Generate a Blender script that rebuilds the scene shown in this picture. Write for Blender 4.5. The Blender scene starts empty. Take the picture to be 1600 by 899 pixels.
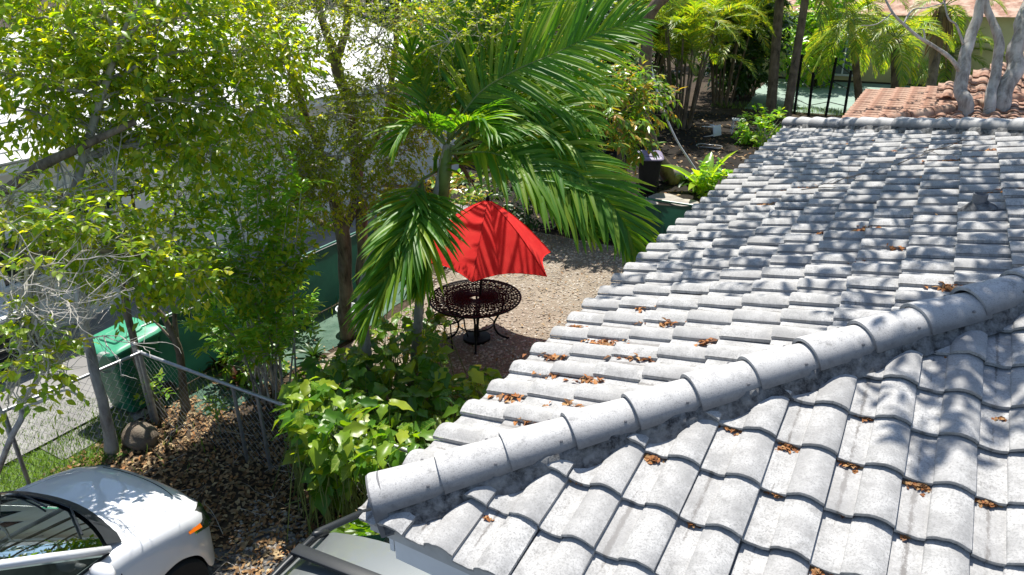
import bpy, bmesh, math, random
import numpy as np
from mathutils import Vector, Matrix, noise as mnoise

S = bpy.context.scene
COL = S.collection
rng = random.Random(7)
nrg = np.random.default_rng(11)
PI = math.pi
R = math.radians

# ------------------------------------------------------------------ camera
TW = 0.31                                   # width of one roof tile (m)
EAVE = 2.75                                 # height of the eave above ground
CAM = Vector((7.496*TW, -7.013*TW, 8.611*TW + EAVE))
YAW, PITCH, ROLL, FPX = -0.5339, -0.4183, -0.01433, 1122.43
_f = Vector((math.sin(YAW)*math.cos(PITCH), math.cos(YAW)*math.cos(PITCH), math.sin(PITCH)))
_r0 = Vector((math.cos(YAW), -math.sin(YAW), 0)); _u0 = _r0.cross(_f)
_r = _r0*math.cos(ROLL) + _u0*math.sin(ROLL)
_u = -_r0*math.sin(ROLL) + _u0*math.cos(ROLL)
cd = bpy.data.cameras.new('camera'); cam = bpy.data.objects.new('camera', cd); COL.objects.link(cam)
cam.matrix_world = Matrix(((_r.x, _u.x, -_f.x, CAM.x), (_r.y, _u.y, -_f.y, CAM.y), (_r.z, _u.z, -_f.z, CAM.z), (0, 0, 0, 1)))
cd.sensor_width = 36; cd.lens = FPX/1600*36; cd.clip_start = .05; cd.clip_end = 2000
S.camera = cam

# ------------------------------------------------------------------ world, sun
SUN_AZ = Vector((-0.52, 0.85)).normalized(); SUN_EL = R(63)
w = bpy.data.worlds.new('World'); S.world = w; w.use_nodes = True
nt = w.node_tree
sky = nt.nodes.new('ShaderNodeTexSky'); sky.sky_type = 'NISHITA'; sky.sun_disc = False
sky.sun_elevation = SUN_EL; sky.sun_rotation = math.atan2(SUN_AZ.x, SUN_AZ.y)
sky.air_density = 1.0; sky.dust_density = .6; sky.ozone_density = 1.5
nt.links.new(sky.outputs[0], nt.nodes['Background'].inputs[0]); nt.nodes['Background'].inputs[1].default_value = .095
sl = bpy.data.lights.new('sun', 'SUN'); sun = bpy.data.objects.new('sun', sl); COL.objects.link(sun)
sl.energy = 4.8; sl.angle = R(.5); sl.color = (1, .955, .88)
SUND = Vector((SUN_AZ.x*math.cos(SUN_EL), SUN_AZ.y*math.cos(SUN_EL), math.sin(SUN_EL)))
sun.rotation_euler = SUND.to_track_quat('Z', 'Y').to_euler(); sun.location = (0, 0, 40)
S.view_settings.view_transform = 'Standard'; S.view_settings.look = 'None'
S.view_settings.exposure = .95; S.view_settings.gamma = 1

# ------------------------------------------------------------------ pixel <-> world (measured from the photograph's own perspective)
def ray(x, y): return _f + _r*((x-800)/FPX) + _u*((449.5-y)/FPX)
def at(x, y, z=0.0):
    d = ray(x, y); return CAM + d*((z-CAM.z)/d.z)
def atd(x, y, dep): return CAM + ray(x, y)*dep
def atX(x, y, X): d = ray(x, y); return CAM + d*((X-CAM.x)/d.x)
def atY(x, y, Y): d = ray(x, y); return CAM + d*((Y-CAM.y)/d.y)
def depth(P): return (Vector(P)-CAM).dot(_f)
def pix(P):
    d = Vector(P)-CAM; z = d.dot(_f); return 800+FPX*d.dot(_r)/z, 449.5-FPX*d.dot(_u)/z

# ------------------------------------------------------------------ mesh helpers
ORG = {}
class MB:
    def __init__(s): s.v = []; s.f = []; s.n = 0; s.uv = None
    def add(s, vs, fs):
        o = s.n; s.v.extend([tuple(p) for p in vs]); s.f.extend([tuple(i+o for i in f) for f in fs]); s.n += len(vs)
        return s
    def box(s, c, sz, M=None, bev=0):
        hx, hy, hz = sz[0]/2, sz[1]/2, sz[2]/2
        if bev <= 0:
            vs = [Vector((x*hx, y*hy, z*hz)) for z in (-1, 1) for y in (-1, 1) for x in (-1, 1)]
            fs = [(0, 2, 3, 1), (4, 5, 7, 6), (0, 1, 5, 4), (2, 6, 7, 3), (1, 3, 7, 5), (0, 4, 6, 2)]
        else:
            bm = bmesh.new(); bmesh.ops.create_cube(bm, size=1)
            for v in bm.verts: v.co = Vector((v.co.x*sz[0], v.co.y*sz[1], v.co.z*sz[2]))
            bmesh.ops.bevel(bm, geom=bm.edges[:], offset=bev, segments=2, affect='EDGES', profile=.5)
            bm.verts.index_update(); vs = [v.co.copy() for v in bm.verts]; fs = [[v.index for v in f.verts] for f in bm.faces]; bm.free()
        if M is not None: vs = [M @ p for p in vs]
        c = Vector(c); return s.add([p+c for p in vs], fs)
    def tube(s, pts, rad, n=6, cap=True, squash=None):
        pts = [Vector(p) for p in pts]; m = len(pts)
        if not hasattr(rad, '__len__'): rad = [rad]*m
        t0 = (pts[1]-pts[0]).normalized()
        a = Vector((0, 0, 1)) if abs(t0.z) < .9 else Vector((1, 0, 0))
        u = t0.cross(a).normalized(); vs = []; fs = []
        for i in range(m):
            t = (pts[min(i+1, m-1)]-pts[max(i-1, 0)])
            if t.length < 1e-9: t = t0
            t.normalize(); u = (u - t*u.dot(t)); u.normalize(); q = t.cross(u)
            for k in range(n):
                an = 2*PI*k/n; vs.append(pts[i]+(u*math.cos(an)+q*math.sin(an))*rad[i])
        for i in range(m-1):
            for k in range(n):
                k2 = (k+1) % n; fs.append((i*n+k, i*n+k2, (i+1)*n+k2, (i+1)*n+k))
        if cap: fs.append(tuple(range(n-1, -1, -1))); fs.append(tuple((m-1)*n+k for k in range(n)))
        return s.add(vs, fs)
    def lathe(s, prof, c, n=24, M=None, cap=True):
        vs = []; fs = []; m = len(prof)
        for (r, z) in prof:
            for k in range(n): vs.append(Vector((r*math.cos(2*PI*k/n), r*math.sin(2*PI*k/n), z)))
        for i in range(m-1):
            for k in range(n):
                k2 = (k+1) % n; fs.append((i*n+k, i*n+k2, (i+1)*n+k2, (i+1)*n+k))
        if cap: fs.append(tuple(range(n-1, -1, -1))); fs.append(tuple((m-1)*n+k for k in range(n)))
        if M is not None: vs = [M @ p for p in vs]
        c = Vector(c); return s.add([p+c for p in vs], fs)
    def grid(s, rows, closed=False):
        m = len(rows); n = len(rows[0]); vs = [p for r_ in rows for p in r_]; fs = []
        for i in range(m-1):
            for k in range(n-1 if not closed else n):
                k2 = (k+1) % n; fs.append((i*n+k, i*n+k2, (i+1)*n+k2, (i+1)*n+k))
        return s.add(vs, fs)
    def build(s, name, mat=None, parent=None, smooth=False, loc=None, kind=None, label=None):
        me = bpy.data.meshes.new(name)
        if parent is not None: o0 = ORG.get(parent.name, Vector((0, 0, 0)))
        else: o0 = Vector(loc) if loc is not None else Vector((0, 0, 0))
        arr = np.array(s.v, dtype=np.float64).reshape(-1, 3) - np.array(o0)
        me.from_pydata(arr.tolist(), [], s.f); 
        if mat: me.materials.append(mat)
        if smooth: 
            me.polygons.foreach_set('use_smooth', [True]*len(me.polygons))
            if smooth != True: me.set_sharp_from_angle(angle=R(smooth))
        me.update()
        o = bpy.data.objects.new(name, me); COL.objects.link(o)
        if parent is not None: o.parent = parent; ORG[o.name] = o0
        elif loc is not None: o.location = loc; ORG[o.name] = o0
        if kind: o['kind'] = kind
        if label: o['label'] = label
        return o
def tag(o, label=None, cat=None, group=None, kind=None):
    if label: o['label'] = label
    if cat: o['category'] = cat
    if group: o['group'] = group
    if kind: o['kind'] = kind
    return o
def thing(name, label, cat, loc, group=None):
    o = bpy.data.objects.new(name, None); COL.objects.link(o); o.location = loc; o.empty_display_size = .2
    ORG[o.name] = Vector(loc); return tag(o, label, cat, group)
def fast_mesh(name, V, F, mat, parent=None, smooth=False, kind=None, label=None, loc=None):
    """V (n,3) array, F (m,3|4) int array"""
    V = np.asarray(V, dtype=np.float32); F = np.asarray(F, dtype=np.int32); k = F.shape[1]
    o0 = ORG.get(parent.name, Vector((0, 0, 0))) if parent is not None else (Vector(loc) if loc is not None else Vector((0, 0, 0)))
    V = V - np.array(o0, dtype=np.float32)
    me = bpy.data.meshes.new(name); me.vertices.add(len(V)); me.vertices.foreach_set('co', V.ravel())
    me.loops.add(F.size); me.loops.foreach_set('vertex_index', F.ravel())
    me.polygons.add(len(F)); me.polygons.foreach_set('loop_start', np.arange(0, F.size, k, dtype=np.int32))
    me.update(calc_edges=True)
    if smooth: me.polygons.foreach_set('use_smooth', [True]*len(me.polygons))
    if mat: me.materials.append(mat)
    o = bpy.data.objects.new(name, me); COL.objects.link(o)
    if parent is not None: o.parent = parent; ORG[o.name] = o0
    elif loc is not None: o.location = loc; ORG[o.name] = o0
    if kind: o['kind'] = kind
    if label: o['label'] = label
    return o
def curve_pts(a, b, sag=None, n=8, wob=0.0, rg=rng):
    a = Vector(a); b = Vector(b); L = (b-a).length; out = []
    for i in range(n+1):
        t = i/n; p = a.lerp(b, t)
        if sag is not None: p = p + Vector(sag)*(4*t*(1-t))
        if wob and 0 < i < n: p = p + Vector((rg.uniform(-1, 1), rg.uniform(-1, 1), rg.uniform(-1, 1)))*wob*L
        out.append(p)
    return out
def spline(ps, n=6):
    ps = [Vector(p) for p in ps]; out = []
    for i in range(len(ps)-1):
        p0 = ps[max(i-1, 0)]; p1 = ps[i]; p2 = ps[i+1]; p3 = ps[min(i+2, len(ps)-1)]
        for k in range(n):
            t = k/n
            out.append(0.5*((2*p1)+(p2-p0)*t+(2*p0-5*p1+4*p2-p3)*t*t+(3*p1-p0-3*p2+p3)*t**3))
    out.append(ps[-1].copy()); return out

# ------------------------------------------------------------------ materials
class NT:
    def __init__(s, name):
        m = bpy.data.materials.new(name); m.use_nodes = True; s.m = m; s.t = m.node_tree; s.t.nodes.clear()
        s.out = s.n('ShaderNodeOutputMaterial')
    def n(s, typ, **kw):
        nd = s.t.nodes.new(typ)
        for k, v in kw.items(): setattr(nd, k, v)
        return nd
    def l(s, a, b): s.t.links.new(a, b)
    def coord(s, which='Object'): return s.n('ShaderNodeTexCoord').outputs[which]
    def noise(s, vec, scale, detail=4, rough=.55, w=None, dist=0):
        nd = s.n('ShaderNodeTexNoise'); nd.inputs['Scale'].default_value = scale; nd.inputs['Detail'].default_value = detail
        nd.inputs['Roughness'].default_value = rough; nd.inputs['Distortion'].default_value = dist
        s.l(vec, nd.inputs['Vector'])
        if w is not None: nd.noise_dimensions = '4D'; s.l(w, nd.inputs['W'])
        return nd.outputs['Fac']
    def ramp(s, fac, stops, interp='LINEAR'):
        nd = s.n('ShaderNodeValToRGB'); s.l(fac, nd.inputs[0]); e = nd.color_ramp.elements; nd.color_ramp.interpolation = interp
        while len(e) < len(stops): e.new(.5)
        for i, (p, c) in enumerate(stops):
            e[i].position = p; e[i].color = (*c, 1) if hasattr(c, '__len__') else (c, c, c, 1)
        return nd.outputs[0]
    def mix(s, fac, a, b, mode='MIX'):
        nd = s.n('ShaderNodeMix', data_type='RGBA', blend_type=mode)
        for i, v in ((0, fac), (6, a), (7, b)):
            if hasattr(v, 'is_output'): s.l(v, nd.inputs[i])
            elif hasattr(v, '__len__'): nd.inputs[i].default_value = (*v, 1)
            else: nd.inputs[i].default_value = v if i == 0 else (v, v, v, 1)
        return nd.outputs[2]
    def math(s, op, a, b=0.0):
        nd = s.n('ShaderNodeMath', operation=op)
        for i, v in enumerate((a, b)):
            if hasattr(v, 'is_output'): s.l(v, nd.inputs[i])
            else: nd.inputs[i].default_value = v
        return nd.outputs[0]
    def bsdf(s, col, rough=.6, metal=0, spec=.5, **kw):
        b = s.n('ShaderNodeBsdfPrincipled')
        for k, v in (('Base Color', col), ('Roughness', rough), ('Metallic', metal), ('Specular IOR Level', spec), *kw.items()):
            if hasattr(v, 'is_output'): s.l(v, b.inputs[k])
            elif hasattr(v, '__len__'): b.inputs[k].default_value = (*v, 1)
            else: b.inputs[k].default_value = v
        return b
    def bump(s, h, strength=.3, dist=.01):
        nd = s.n('ShaderNodeBump'); nd.inputs['Strength'].default_value = strength; nd.inputs['Distance'].default_value = dist
        s.l(h, nd.inputs['Height']); return nd.outputs[0]
    def done(s, sh): s.l(sh.outputs[0] if hasattr(sh, 'outputs') else sh, s.out.inputs[0]); return s.m
def plain(name, col, rough=.6, metal=0, var=.25, scale=6, bump=.15, bdist=.004, spec=.4, c2=None, big=None, coat=0):
    t = NT(name); v = t.coord(); f = t.noise(v, scale, 6, .6)
    if c2 is None: c2 = tuple(c*(1-var) for c in col)
    c = t.mix(t.ramp(f, [(.35, 0.), (.68, 1.)]), c2, col)
    if big:
        g = t.noise(v, big[0], 3, .6); c = t.mix(t.ramp(g, [(.42, 0.), (.62, 1.)]), c, big[1])
    b = t.bsdf(c, rough, metal, spec)
    if coat: b.inputs['Coat Weight'].default_value = coat; b.inputs['Coat Roughness'].default_value = .03
    if bump: t.l(t.bump(t.noise(v, scale*6, 5, .65), bump, bdist), b.inputs['Normal'])
    return t.done(b)
def leaf_mat(name, stops, trans=.45, rough=.4, spec=.5, tint=(1.15, 1.25, .45)):
    """stops: colours spread over a random value per leaf"""
    t = NT(name); g = t.n('ShaderNodeNewGeometry'); oi = t.n('ShaderNodeObjectInfo')
    rv = t.math('FRACT', t.math('ADD', g.outputs['Random Per Island'], oi.outputs['Random']))
    k = len(stops); c = t.ramp(rv, [(i/(k-1), st) for i, st in enumerate(stops)])
    c = t.mix(t.math('MULTIPLY', t.noise(t.coord(), 30, 3), .5), c, t.mix(.5, c, (.5, .55, .2), 'MULTIPLY'))
    b = t.bsdf(c, rough, 0, spec)
    tr = t.n('ShaderNodeBsdfTranslucent'); t.l(t.mix(1., c, tint, 'MULTIPLY'), tr.inputs[0])
    mx = t.n('ShaderNodeMixShader'); mx.inputs[0].default_value = trans
    t.l(b.outputs[0], mx.inputs[1]); t.l(tr.outputs[0], mx.inputs[2]); return t.done(mx)

def rand_mat(name, stops, rough=.85, spec=.25):
    t = NT(name); g = t.n('ShaderNodeNewGeometry'); k = len(stops); c = t.ramp(g.outputs['Random Per Island'], [(i/(k-1), st) for i, st in enumerate(stops)])
    c = t.mix(t.math('MULTIPLY', t.noise(t.coord(), 90, 3), .5), c, (.22, .18, .14)); c = t.mix(t.ramp(t.noise(t.coord(), 1.6, 5, .65), [(.44, 0.), (.62, .75)]), c, (.16, .12, .085)); return t.done(t.bsdf(c, rough, 0, spec))

M = {}
def bark(name, a, b, scale=18, st=8):
    t = NT(name); v = t.coord(); mp = t.n('ShaderNodeMapping'); mp.inputs['Scale'].default_value = (1, 1, .22); t.l(v, mp.inputs[0])
    f = t.noise(mp.outputs[0], scale, 6, .65); big = t.noise(v, 3.0, 4)
    c = t.mix(t.ramp(f, [(.32, 0.), (.66, 1.)]), a, b); c = t.mix(t.ramp(big, [(.45, 0.), (.7, .6)]), c, tuple(min(1, x*1.5) for x in b))
    bs = t.bsdf(c, .85, 0, .2); t.l(t.bump(f, .8, .02), bs.inputs['Normal']); return t.done(bs)
M['bark'] = bark('bark_brown', (.05, .038, .026), (.20, .165, .125))
M['bark_grey'] = bark('bark_grey', (.16, .145, .13), (.42, .40, .37), 14)
M['bark_dark'] = bark('bark_dark', (.022, .017, .011), (.11, .085, .06))
M['twig'] = plain('twig_pale', (.58, .54, .47), .8, var=.5, scale=12, bump=0)
M['soil'] = None
SHADE = []
SHADE_PX = [(1240, 225, 7.9, 0.94, 24), (1330, 220, 8.0, 0.94, 24), (1430, 225, 8.1, 0.94, 24), (1530, 225, 8.2, 0.94, 24), (1190, 270, 7.9, 0.86, 21), (1290, 270, 8.1, 0.86, 21), (1390, 270, 8.1, 0.86, 21), (1490, 275, 8.2, 0.86, 21), (1590, 270, 8.3, 0.86, 21),
    (1130, 330, 7.9, 0.70, 13), (1250, 330, 8.0, 0.70, 14), (1350, 330, 8.1, 0.70, 13), (1460, 335, 8.2, 0.70, 13), (1560, 340, 8.3, 0.70, 14), (1060, 400, 7.9, 0.62, 9), (1210, 400, 8.0, 0.55, 11), (1340, 400, 8.1, 0.62, 11), (1450, 410, 8.2, 0.62, 11), (1560, 410, 8.3, 0.62, 11), (1350, 470, 8.1, 0.47, 9), (1480, 490, 8.3, 0.47, 11), (1570, 520, 8.3, 0.47, 11), (1500, 590, 8.3, 0.39, 7), (1590, 600, 8.4, 0.39, 7), (1420, 620, 8.4, 0.31, 4), (1010, 440, 7.8, 0.47, 6), (1120, 440, 7.9, 0.47, 5)]
# ================================================================== the tiled hip roof
TH = 0.2428; EX = 1.099*TW; ct, st_ = math.cos(TH), math.sin(TH); SL = math.tan(TH)
HLEN = 37.35*TW                               # eave length up to the far corner
def tile_mat():
    t = NT('concrete_tile'); v = t.coord('UV'); oi = t.n('ShaderNodeObjectInfo'); g = t.n('ShaderNodeNewGeometry')
    rv = t.math('FRACT', t.math('ADD', oi.outputs['Random'], g.outputs['Random Per Island'])); wv = t.math('MULTIPLY', rv, 40.)
    fine = t.noise(v, 95, 5, .75, wv); mid = t.noise(v, 15, 8, .78, wv); big = t.noise(v, 5.5, 5, .62, wv)
    c = t.ramp(mid, [(.32, (.20, .195, .19)), (.43, (.38, .375, .365)), (.54, (.465, .46, .45)), (.70, (.54, .53, .515))])
    c = t.mix(t.ramp(fine, [(.36, .85), (.53, 0.)]), c, (.17, .17, .165))                         # lichen specks
    c = t.mix(t.ramp(big, [(.42, 0.), (.62, .68)]), c, (.22, .218, .215))
    sx = t.n('ShaderNodeSeparateXYZ'); t.l(v, sx.inputs[0])
    mpn = t.n('ShaderNodeMapping'); mpn.inputs['Scale'].default_value = (1, .5, 1); t.l(v, mpn.inputs[0])
    wob = t.math('MULTIPLY', t.noise(mpn.outputs[0], 70, 8, .85, wv), t.math('ADD', .45, t.noise(v, 7, 2, .5, wv)))
    d = t.math('ABSOLUTE', t.math('SUBTRACT', sx.outputs[0], .062)); band = t.math('SUBTRACT', 1., t.math('MULTIPLY', d, 19.))
    stv = t.ramp(t.math('MULTIPLY', t.math('MAXIMUM', band, 0.), t.math('MULTIPLY', wob, t.math('ADD', .75, t.math('MULTIPLY', rv, .6)))), [(.41, 0.), (.54, .85)])
    c = t.mix(stv, c, (.10, .09, .082))                                                         # dirt run-off in the pan
    c = t.mix(t.math('MULTIPLY', t.math('POWER', rv, 1.8), .5), c, (.27, .265, .26))
    b = t.bsdf(c, .82, 0, .25)
    h = t.math('ADD', t.math('MULTIPLY', fine, .35), mid); t.l(t.bump(h, .45, .006), b.inputs['Normal']); return t.done(b)
M['tile'] = tile_mat()
def mortar_mat():
    t = NT('hip_mortar'); v = t.coord(); f = t.noise(v, 16, 6, .7); q = t.noise(v, 5, 3)
    c = t.ramp(f, [(.38, (.035, .035, .037)), (.52, (.13, .13, .13)), (.70, (.24, .24, .237))])
    c = t.mix(t.ramp(q, [(.50, 0.), (.75, .6)]), c, (.24, .24, .235)); b = t.bsdf(c, .9, 0, .2)
    t.l(t.bump(f, .7, .02), b.inputs['Normal']); return t.done(b)
M['mortar'] = mortar_mat()
def hip_mat():
    t = NT('hip_tile_concrete'); v = t.coord('UV'); oi = t.n('ShaderNodeObjectInfo'); wv = t.math('MULTIPLY', oi.outputs['Random'], 40.)
    fine = t.noise(v, 130, 4, .7, wv); mid = t.noise(v, 12, 8, .78, wv); sx = t.n('ShaderNodeSeparateXYZ'); t.l(v, sx.inputs[0])
    e_ = t.math('ABSOLUTE', t.math('SUBTRACT', sx.outputs[0], .2246))
    side = t.math('ADD', t.math('MULTIPLY', e_, 2.6), t.math('MULTIPLY', mid, .5))
    c = t.ramp(mid, [(.32, (.20, .20, .195)), (.46, (.40, .395, .39)), (.66, (.53, .525, .515))])
    c = t.mix(t.ramp(side, [(.42, 0.), (.66, .5), (.80, 1.)]), c, (.15, .15, .155))             # painted shade gradient with grime, darker towards both lower edges
    c = t.mix(t.ramp(fine, [(.36, .8), (.47, 0.)]), c, (.17, .17, .175))
    b = t.bsdf(c, .85, 0, .2); t.l(t.bump(t.math('ADD', t.math('MULTIPLY', fine, .6), mid), .4, .006), b.inputs['Normal']); return t.done(b)
M['hip'] = hip_mat()
M['fascia'] = plain('fascia_paint', (.72, .74, .76), .5, var=.12, scale=3, bump=.05)
M['drip'] = plain('drip_board_grey', (.50, .50, .49), .7, var=.25, scale=5)
M['stucco'] = plain('house_stucco', (.74, .73, .69), .9, var=.1, scale=4, bump=.5)
M['lead'] = plain('lead_vent', (.19, .19, .20), .7, var=.4, scale=20, bump=.4)

LIFT = .036; THK = .020; TLEN = EX + .055
def profile(nb=11, npn=5):
    pts = []
    for i in range(npn):
        q = i/(npn-1); u = .42*q; pts.append((u*TW, .002+.011*(2*q-1)**2*(1 if q > .5 else .6)))
    pts.append((.425*TW, .024))
    for i in range(1, nb):
        q = (1-math.cos(PI*i/(nb-1)))/2; u = .425+.575*q; pts.append((u*TW, .025+.005*q+.034*(1-(2*q-1)**2)))
    return pts
def tile_arrays(seed):
    rg = random.Random(seed); pr_ = profile(); n = len(pr_); vs = []; fs = []; uv = []
    vv = (0, .012, TLEN*.5, TLEN)
    j = [rg.uniform(-.0015, .0015) for _ in range(n)]
    for k, y in enumerate(vv):
        lift = LIFT*(1-y/EX)
        for i, (x, z) in enumerate(pr_):
            zz = z+lift+j[i]-(.004 if k == 0 else 0); yy = y + (rg.uniform(-.003, .003) if k == 0 else 0)
            vs.append((x, yy, zz)); uv.append((x, y))
    m = len(vv)
    for k in range(m-1):
        for i in range(n-1): fs.append((k*n+i, k*n+i+1, (k+1)*n+i+1, (k+1)*n+i))
    o = len(vs)                                             # underside lip at the butt and side
    for i, (x, z) in enumerate(pr_):
        x0, y0, z0 = vs[i]; vs.append((x0, y0+.002, z0-THK-.003)); uv.append((x, -.02))
    for i in range(n-1): fs.append((o+i, o+i+1, i+1, i))
    b = len(vs); ys = (0, TLEN)
    for k, y in enumerate(ys): vs.append((pr_[-1][0]-.001, y, pr_[-1][1]+LIFT*(1-y/EX)-THK-.002)); uv.append((TW, y))
    fs.append((n-1, b, b+1, (m-1)*n+n-1)); fs.append((n-1, o+n-1, b))
    return vs, fs, uv
def mesh_uv(name, vs, fs, uv, mat, smooth=True):
    me = bpy.data.meshes.new(name); me.from_pydata(vs, [], fs); ul = me.uv_layers.new(name='UVMap')
    idx = np.zeros(len(me.loops), dtype=np.int32); me.loops.foreach_get('vertex_index', idx)
    ul.data.foreach_set('uv', np.array(uv, dtype=np.float32)[idx].ravel())
    me.materials.append(mat)
    if smooth: me.polygons.foreach_set('use_smooth', [True]*len(me.polygons)); me.set_sharp_from_angle(angle=R(50))
    me.update(); return me
TILES = [tile_arrays(s) for s in range(5)]
TMESH = [mesh_uv('roof_tile', *TILES[s], M['tile']) for s in range(5)]
BASE = -LIFT-.022                                            # so that the seam points at the butts lie on the measured plane
MA = Matrix(((0, ct, -st_), (-1, 0, 0), (0, st_, ct)))       # columns: right, up-slope, normal
MBm = Matrix(((1, 0, 0), (0, ct, -st_), (0, st_, ct)))
def tile_origin(plane, a, c):
    """plane A: a = seam y; plane B: a = seam x"""
    if plane == 'A': p = Vector((c*EX*ct, a+TW, EAVE+c*EX*st_)); return p + MA @ Vector((0, 0, BASE))
    p = Vector((a-TW, c*EX*ct, EAVE+c*EX*st_)); return p + MBm @ Vector((0, 0, BASE))
house = thing('tile_roofed_house', 'house with the grey white concrete barrel tile hip roof in the foreground', 'house', (0, 0, 0))
# ---- deck under the tiles, soffit, fascia, walls
XR = 7.2; RDG = HLEN/2
def deckz(d): return EAVE + d*SL - .075
roof = MB()
def dv(x, y): return (x, y, deckz(min(x, y, HLEN-y)))
roof.add([dv(.07, .07), dv(.07, HLEN-.07), dv(RDG, RDG), dv(12, RDG), dv(12, .07), dv(12, HLEN-.07)], [(0, 2, 1), (0, 4, 3, 2), (1, 2, 3, 5)])
roof.add([(.10, .10, EAVE-.14), (.10, HLEN-.10, EAVE-.14), (12, HLEN-.10, EAVE-.14), (12, .10, EAVE-.14)], [(0, 1, 2, 3)])
roof = roof.build('roof', M['drip'], house)
mb = MB(); mb.box((6.0+.07, .085, EAVE-.088), (12.0, .030, .118)); mb.box((.085, HLEN/2, EAVE-.088), (.030, HLEN-.2, .118)); mb.build('drip_board', M['drip'], house)
mb = MB(); mb.box((6.12, .135, EAVE-.24), (11.86, .03, .20)); mb.box((.135, HLEN/2, EAVE-.24), (.03, HLEN-.31, .20)); mb.build('fascia', M['fascia'], house)
mb = MB(); mb.box((6.5, .72, 1.3), (11.3, .2, 2.6)); mb.box((.752, HLEN/2, 1.3), (.2, HLEN-1.7, 2.6)); mb.box((6.3, HLEN-.62, 1.3), (11.4, .2, 2.6)); mb.build('wall', M['stucco'], house)
# ---- tiles
cand = []
for rrow in range(-8, 31):
    a = (7.473+rrow)*TW
    if a+TW < .12: continue
    for c in range(0, 19): cand.append(('A', a, c))
for i in range(-1, 24):
    a = (1.151+i)*TW
    if a < .12: continue
    for c in range(0, 18): cand.append(('B', a, c))
MG = .018
def hipd(pl, x, y): return (y-x, HLEN-y-x) if pl == 'A' else (x-y, HLEN-x-y+99)
jobs = []
for pl, a, c in cand:
    o = tile_origin(pl, a, c); Mx = MA if pl == 'A' else MBm
    cs = [o + Mx @ Vector((x, y, .04)) for x in (0, TW) for y in (0, TLEN)]
    d1 = [hipd(pl, p.x, p.y)[0] for p in cs]; d2 = [hipd(pl, p.x, p.y)[1] for p in cs]
    if max(d1) < MG+.03 or max(d2) < MG+.03: continue
    cut = min(d1) < MG or min(d2) < MG or min((p.y if pl == 'A' else p.x) for p in cs) < .06
    ce = sum(cs, Vector())/4; dp = depth(ce); px = pix(ce) if dp > .3 else (9e9, 9e9)
    vis = dp > .3 and -60 < px[0] < 1680 and 100 < px[1] < 980
    cov = [pix(p) for p in cs] if vis else None
    area = 0
    if vis: 
        (x0, y0), (x1, y1), (x2, y2), (x3, y3) = cov[0], cov[1], cov[3], cov[2]
        area = abs((x2-x0)*(y3-y1)-(x3-x1)*(y2-y0))/2*(.5 if cut else 1)
    jobs.append((-area, pl, a, c, o, cut))
jobs.sort(key=lambda j: j[0])
restV = []; restF = []; restU = []
rg = random.Random(3)
for k, (ar, pl, a, c, o, cut) in enumerate(jobs):
    Mx = MA if pl == 'A' else MBm; s = rg.randrange(5)
    jit = Matrix.Rotation(rg.gauss(0, .006), 3, 'Z') @ Matrix.Rotation(rg.gauss(0, .008), 3, 'X') @ Matrix.Rotation(rg.gauss(0, .006), 3, 'Y')
    off = Mx @ Vector((rg.gauss(0, .0016), rg.gauss(0, .004), abs(rg.gauss(0, .0015))))
    M4 = (Mx @ jit).to_4x4(); M4.translation = o+off
    if not cut:
        if k < 300:
            ob = bpy.data.objects.new('roof_tile', TMESH[s]); COL.objects.link(ob); ob.parent = roof; ob.matrix_local = M4
        else:
            b = len(restV); restV += [tuple(M4 @ Vector(v)) for v in TILES[s][0]]; restF += [tuple(i+b for i in f) for f in TILES[s][1]]; restU += TILES[s][2]
        continue
    bm = bmesh.new(); bm.from_mesh(TMESH[s]); bm.transform(M4)
    pls = [(Vector((MG/1.414*(-1 if pl == 'A' else 1)*.7, MG*.7*(1 if pl == 'A' else -1), 0)), Vector((-1, 1, 0)) if pl == 'A' else Vector((1, -1, 0)))]
    if pl == 'A': pls.append((Vector((0, HLEN-MG, 0)), Vector((-1, -1, 0))))
    pls.append((Vector((.06, .06, 0)), Vector((0, 1, 0)) if pl == 'A' else Vector((1, 0, 0))))
    for co, no in pls:
        bmesh.ops.bisect_plane(bm, geom=bm.verts[:]+bm.edges[:]+bm.faces[:], plane_co=co, plane_no=no, clear_inner=True)
    if len(bm.faces) < 2: bm.free(); continue
    if k < 300:
        bm.transform(M4.inverted()); me = bpy.data.meshes.new('roof_tile'); bm.to_mesh(me); me.set_sharp_from_angle(angle=R(50))
        if not me.materials: me.materials.append(M['tile'])
        ob = bpy.data.objects.new('roof_tile', me); COL.objects.link(ob); ob.parent = roof; ob.matrix_local = M4
    else:
        ul = bm.loops.layers.uv.active; b = len(restV); bm.verts.index_update(); uvm = {}
        for f in bm.faces:
            for lp in f.loops: uvm[lp.vert.index] = tuple(lp[ul].uv)
        restV += [tuple(v.co) for v in bm.verts]; restU += [uvm.get(v.index, (0, 0)) for v in bm.verts]; restF += [tuple(v.index+b for v in f.verts) for f in bm.faces]
    bm.free()
me = mesh_uv('roof_tile', restV, restF, restU, M['tile']); ob = bpy.data.objects.new('roof_tile', me); COL.objects.link(ob); ob.parent = roof; ob['kind'] = 'stuff'
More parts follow.
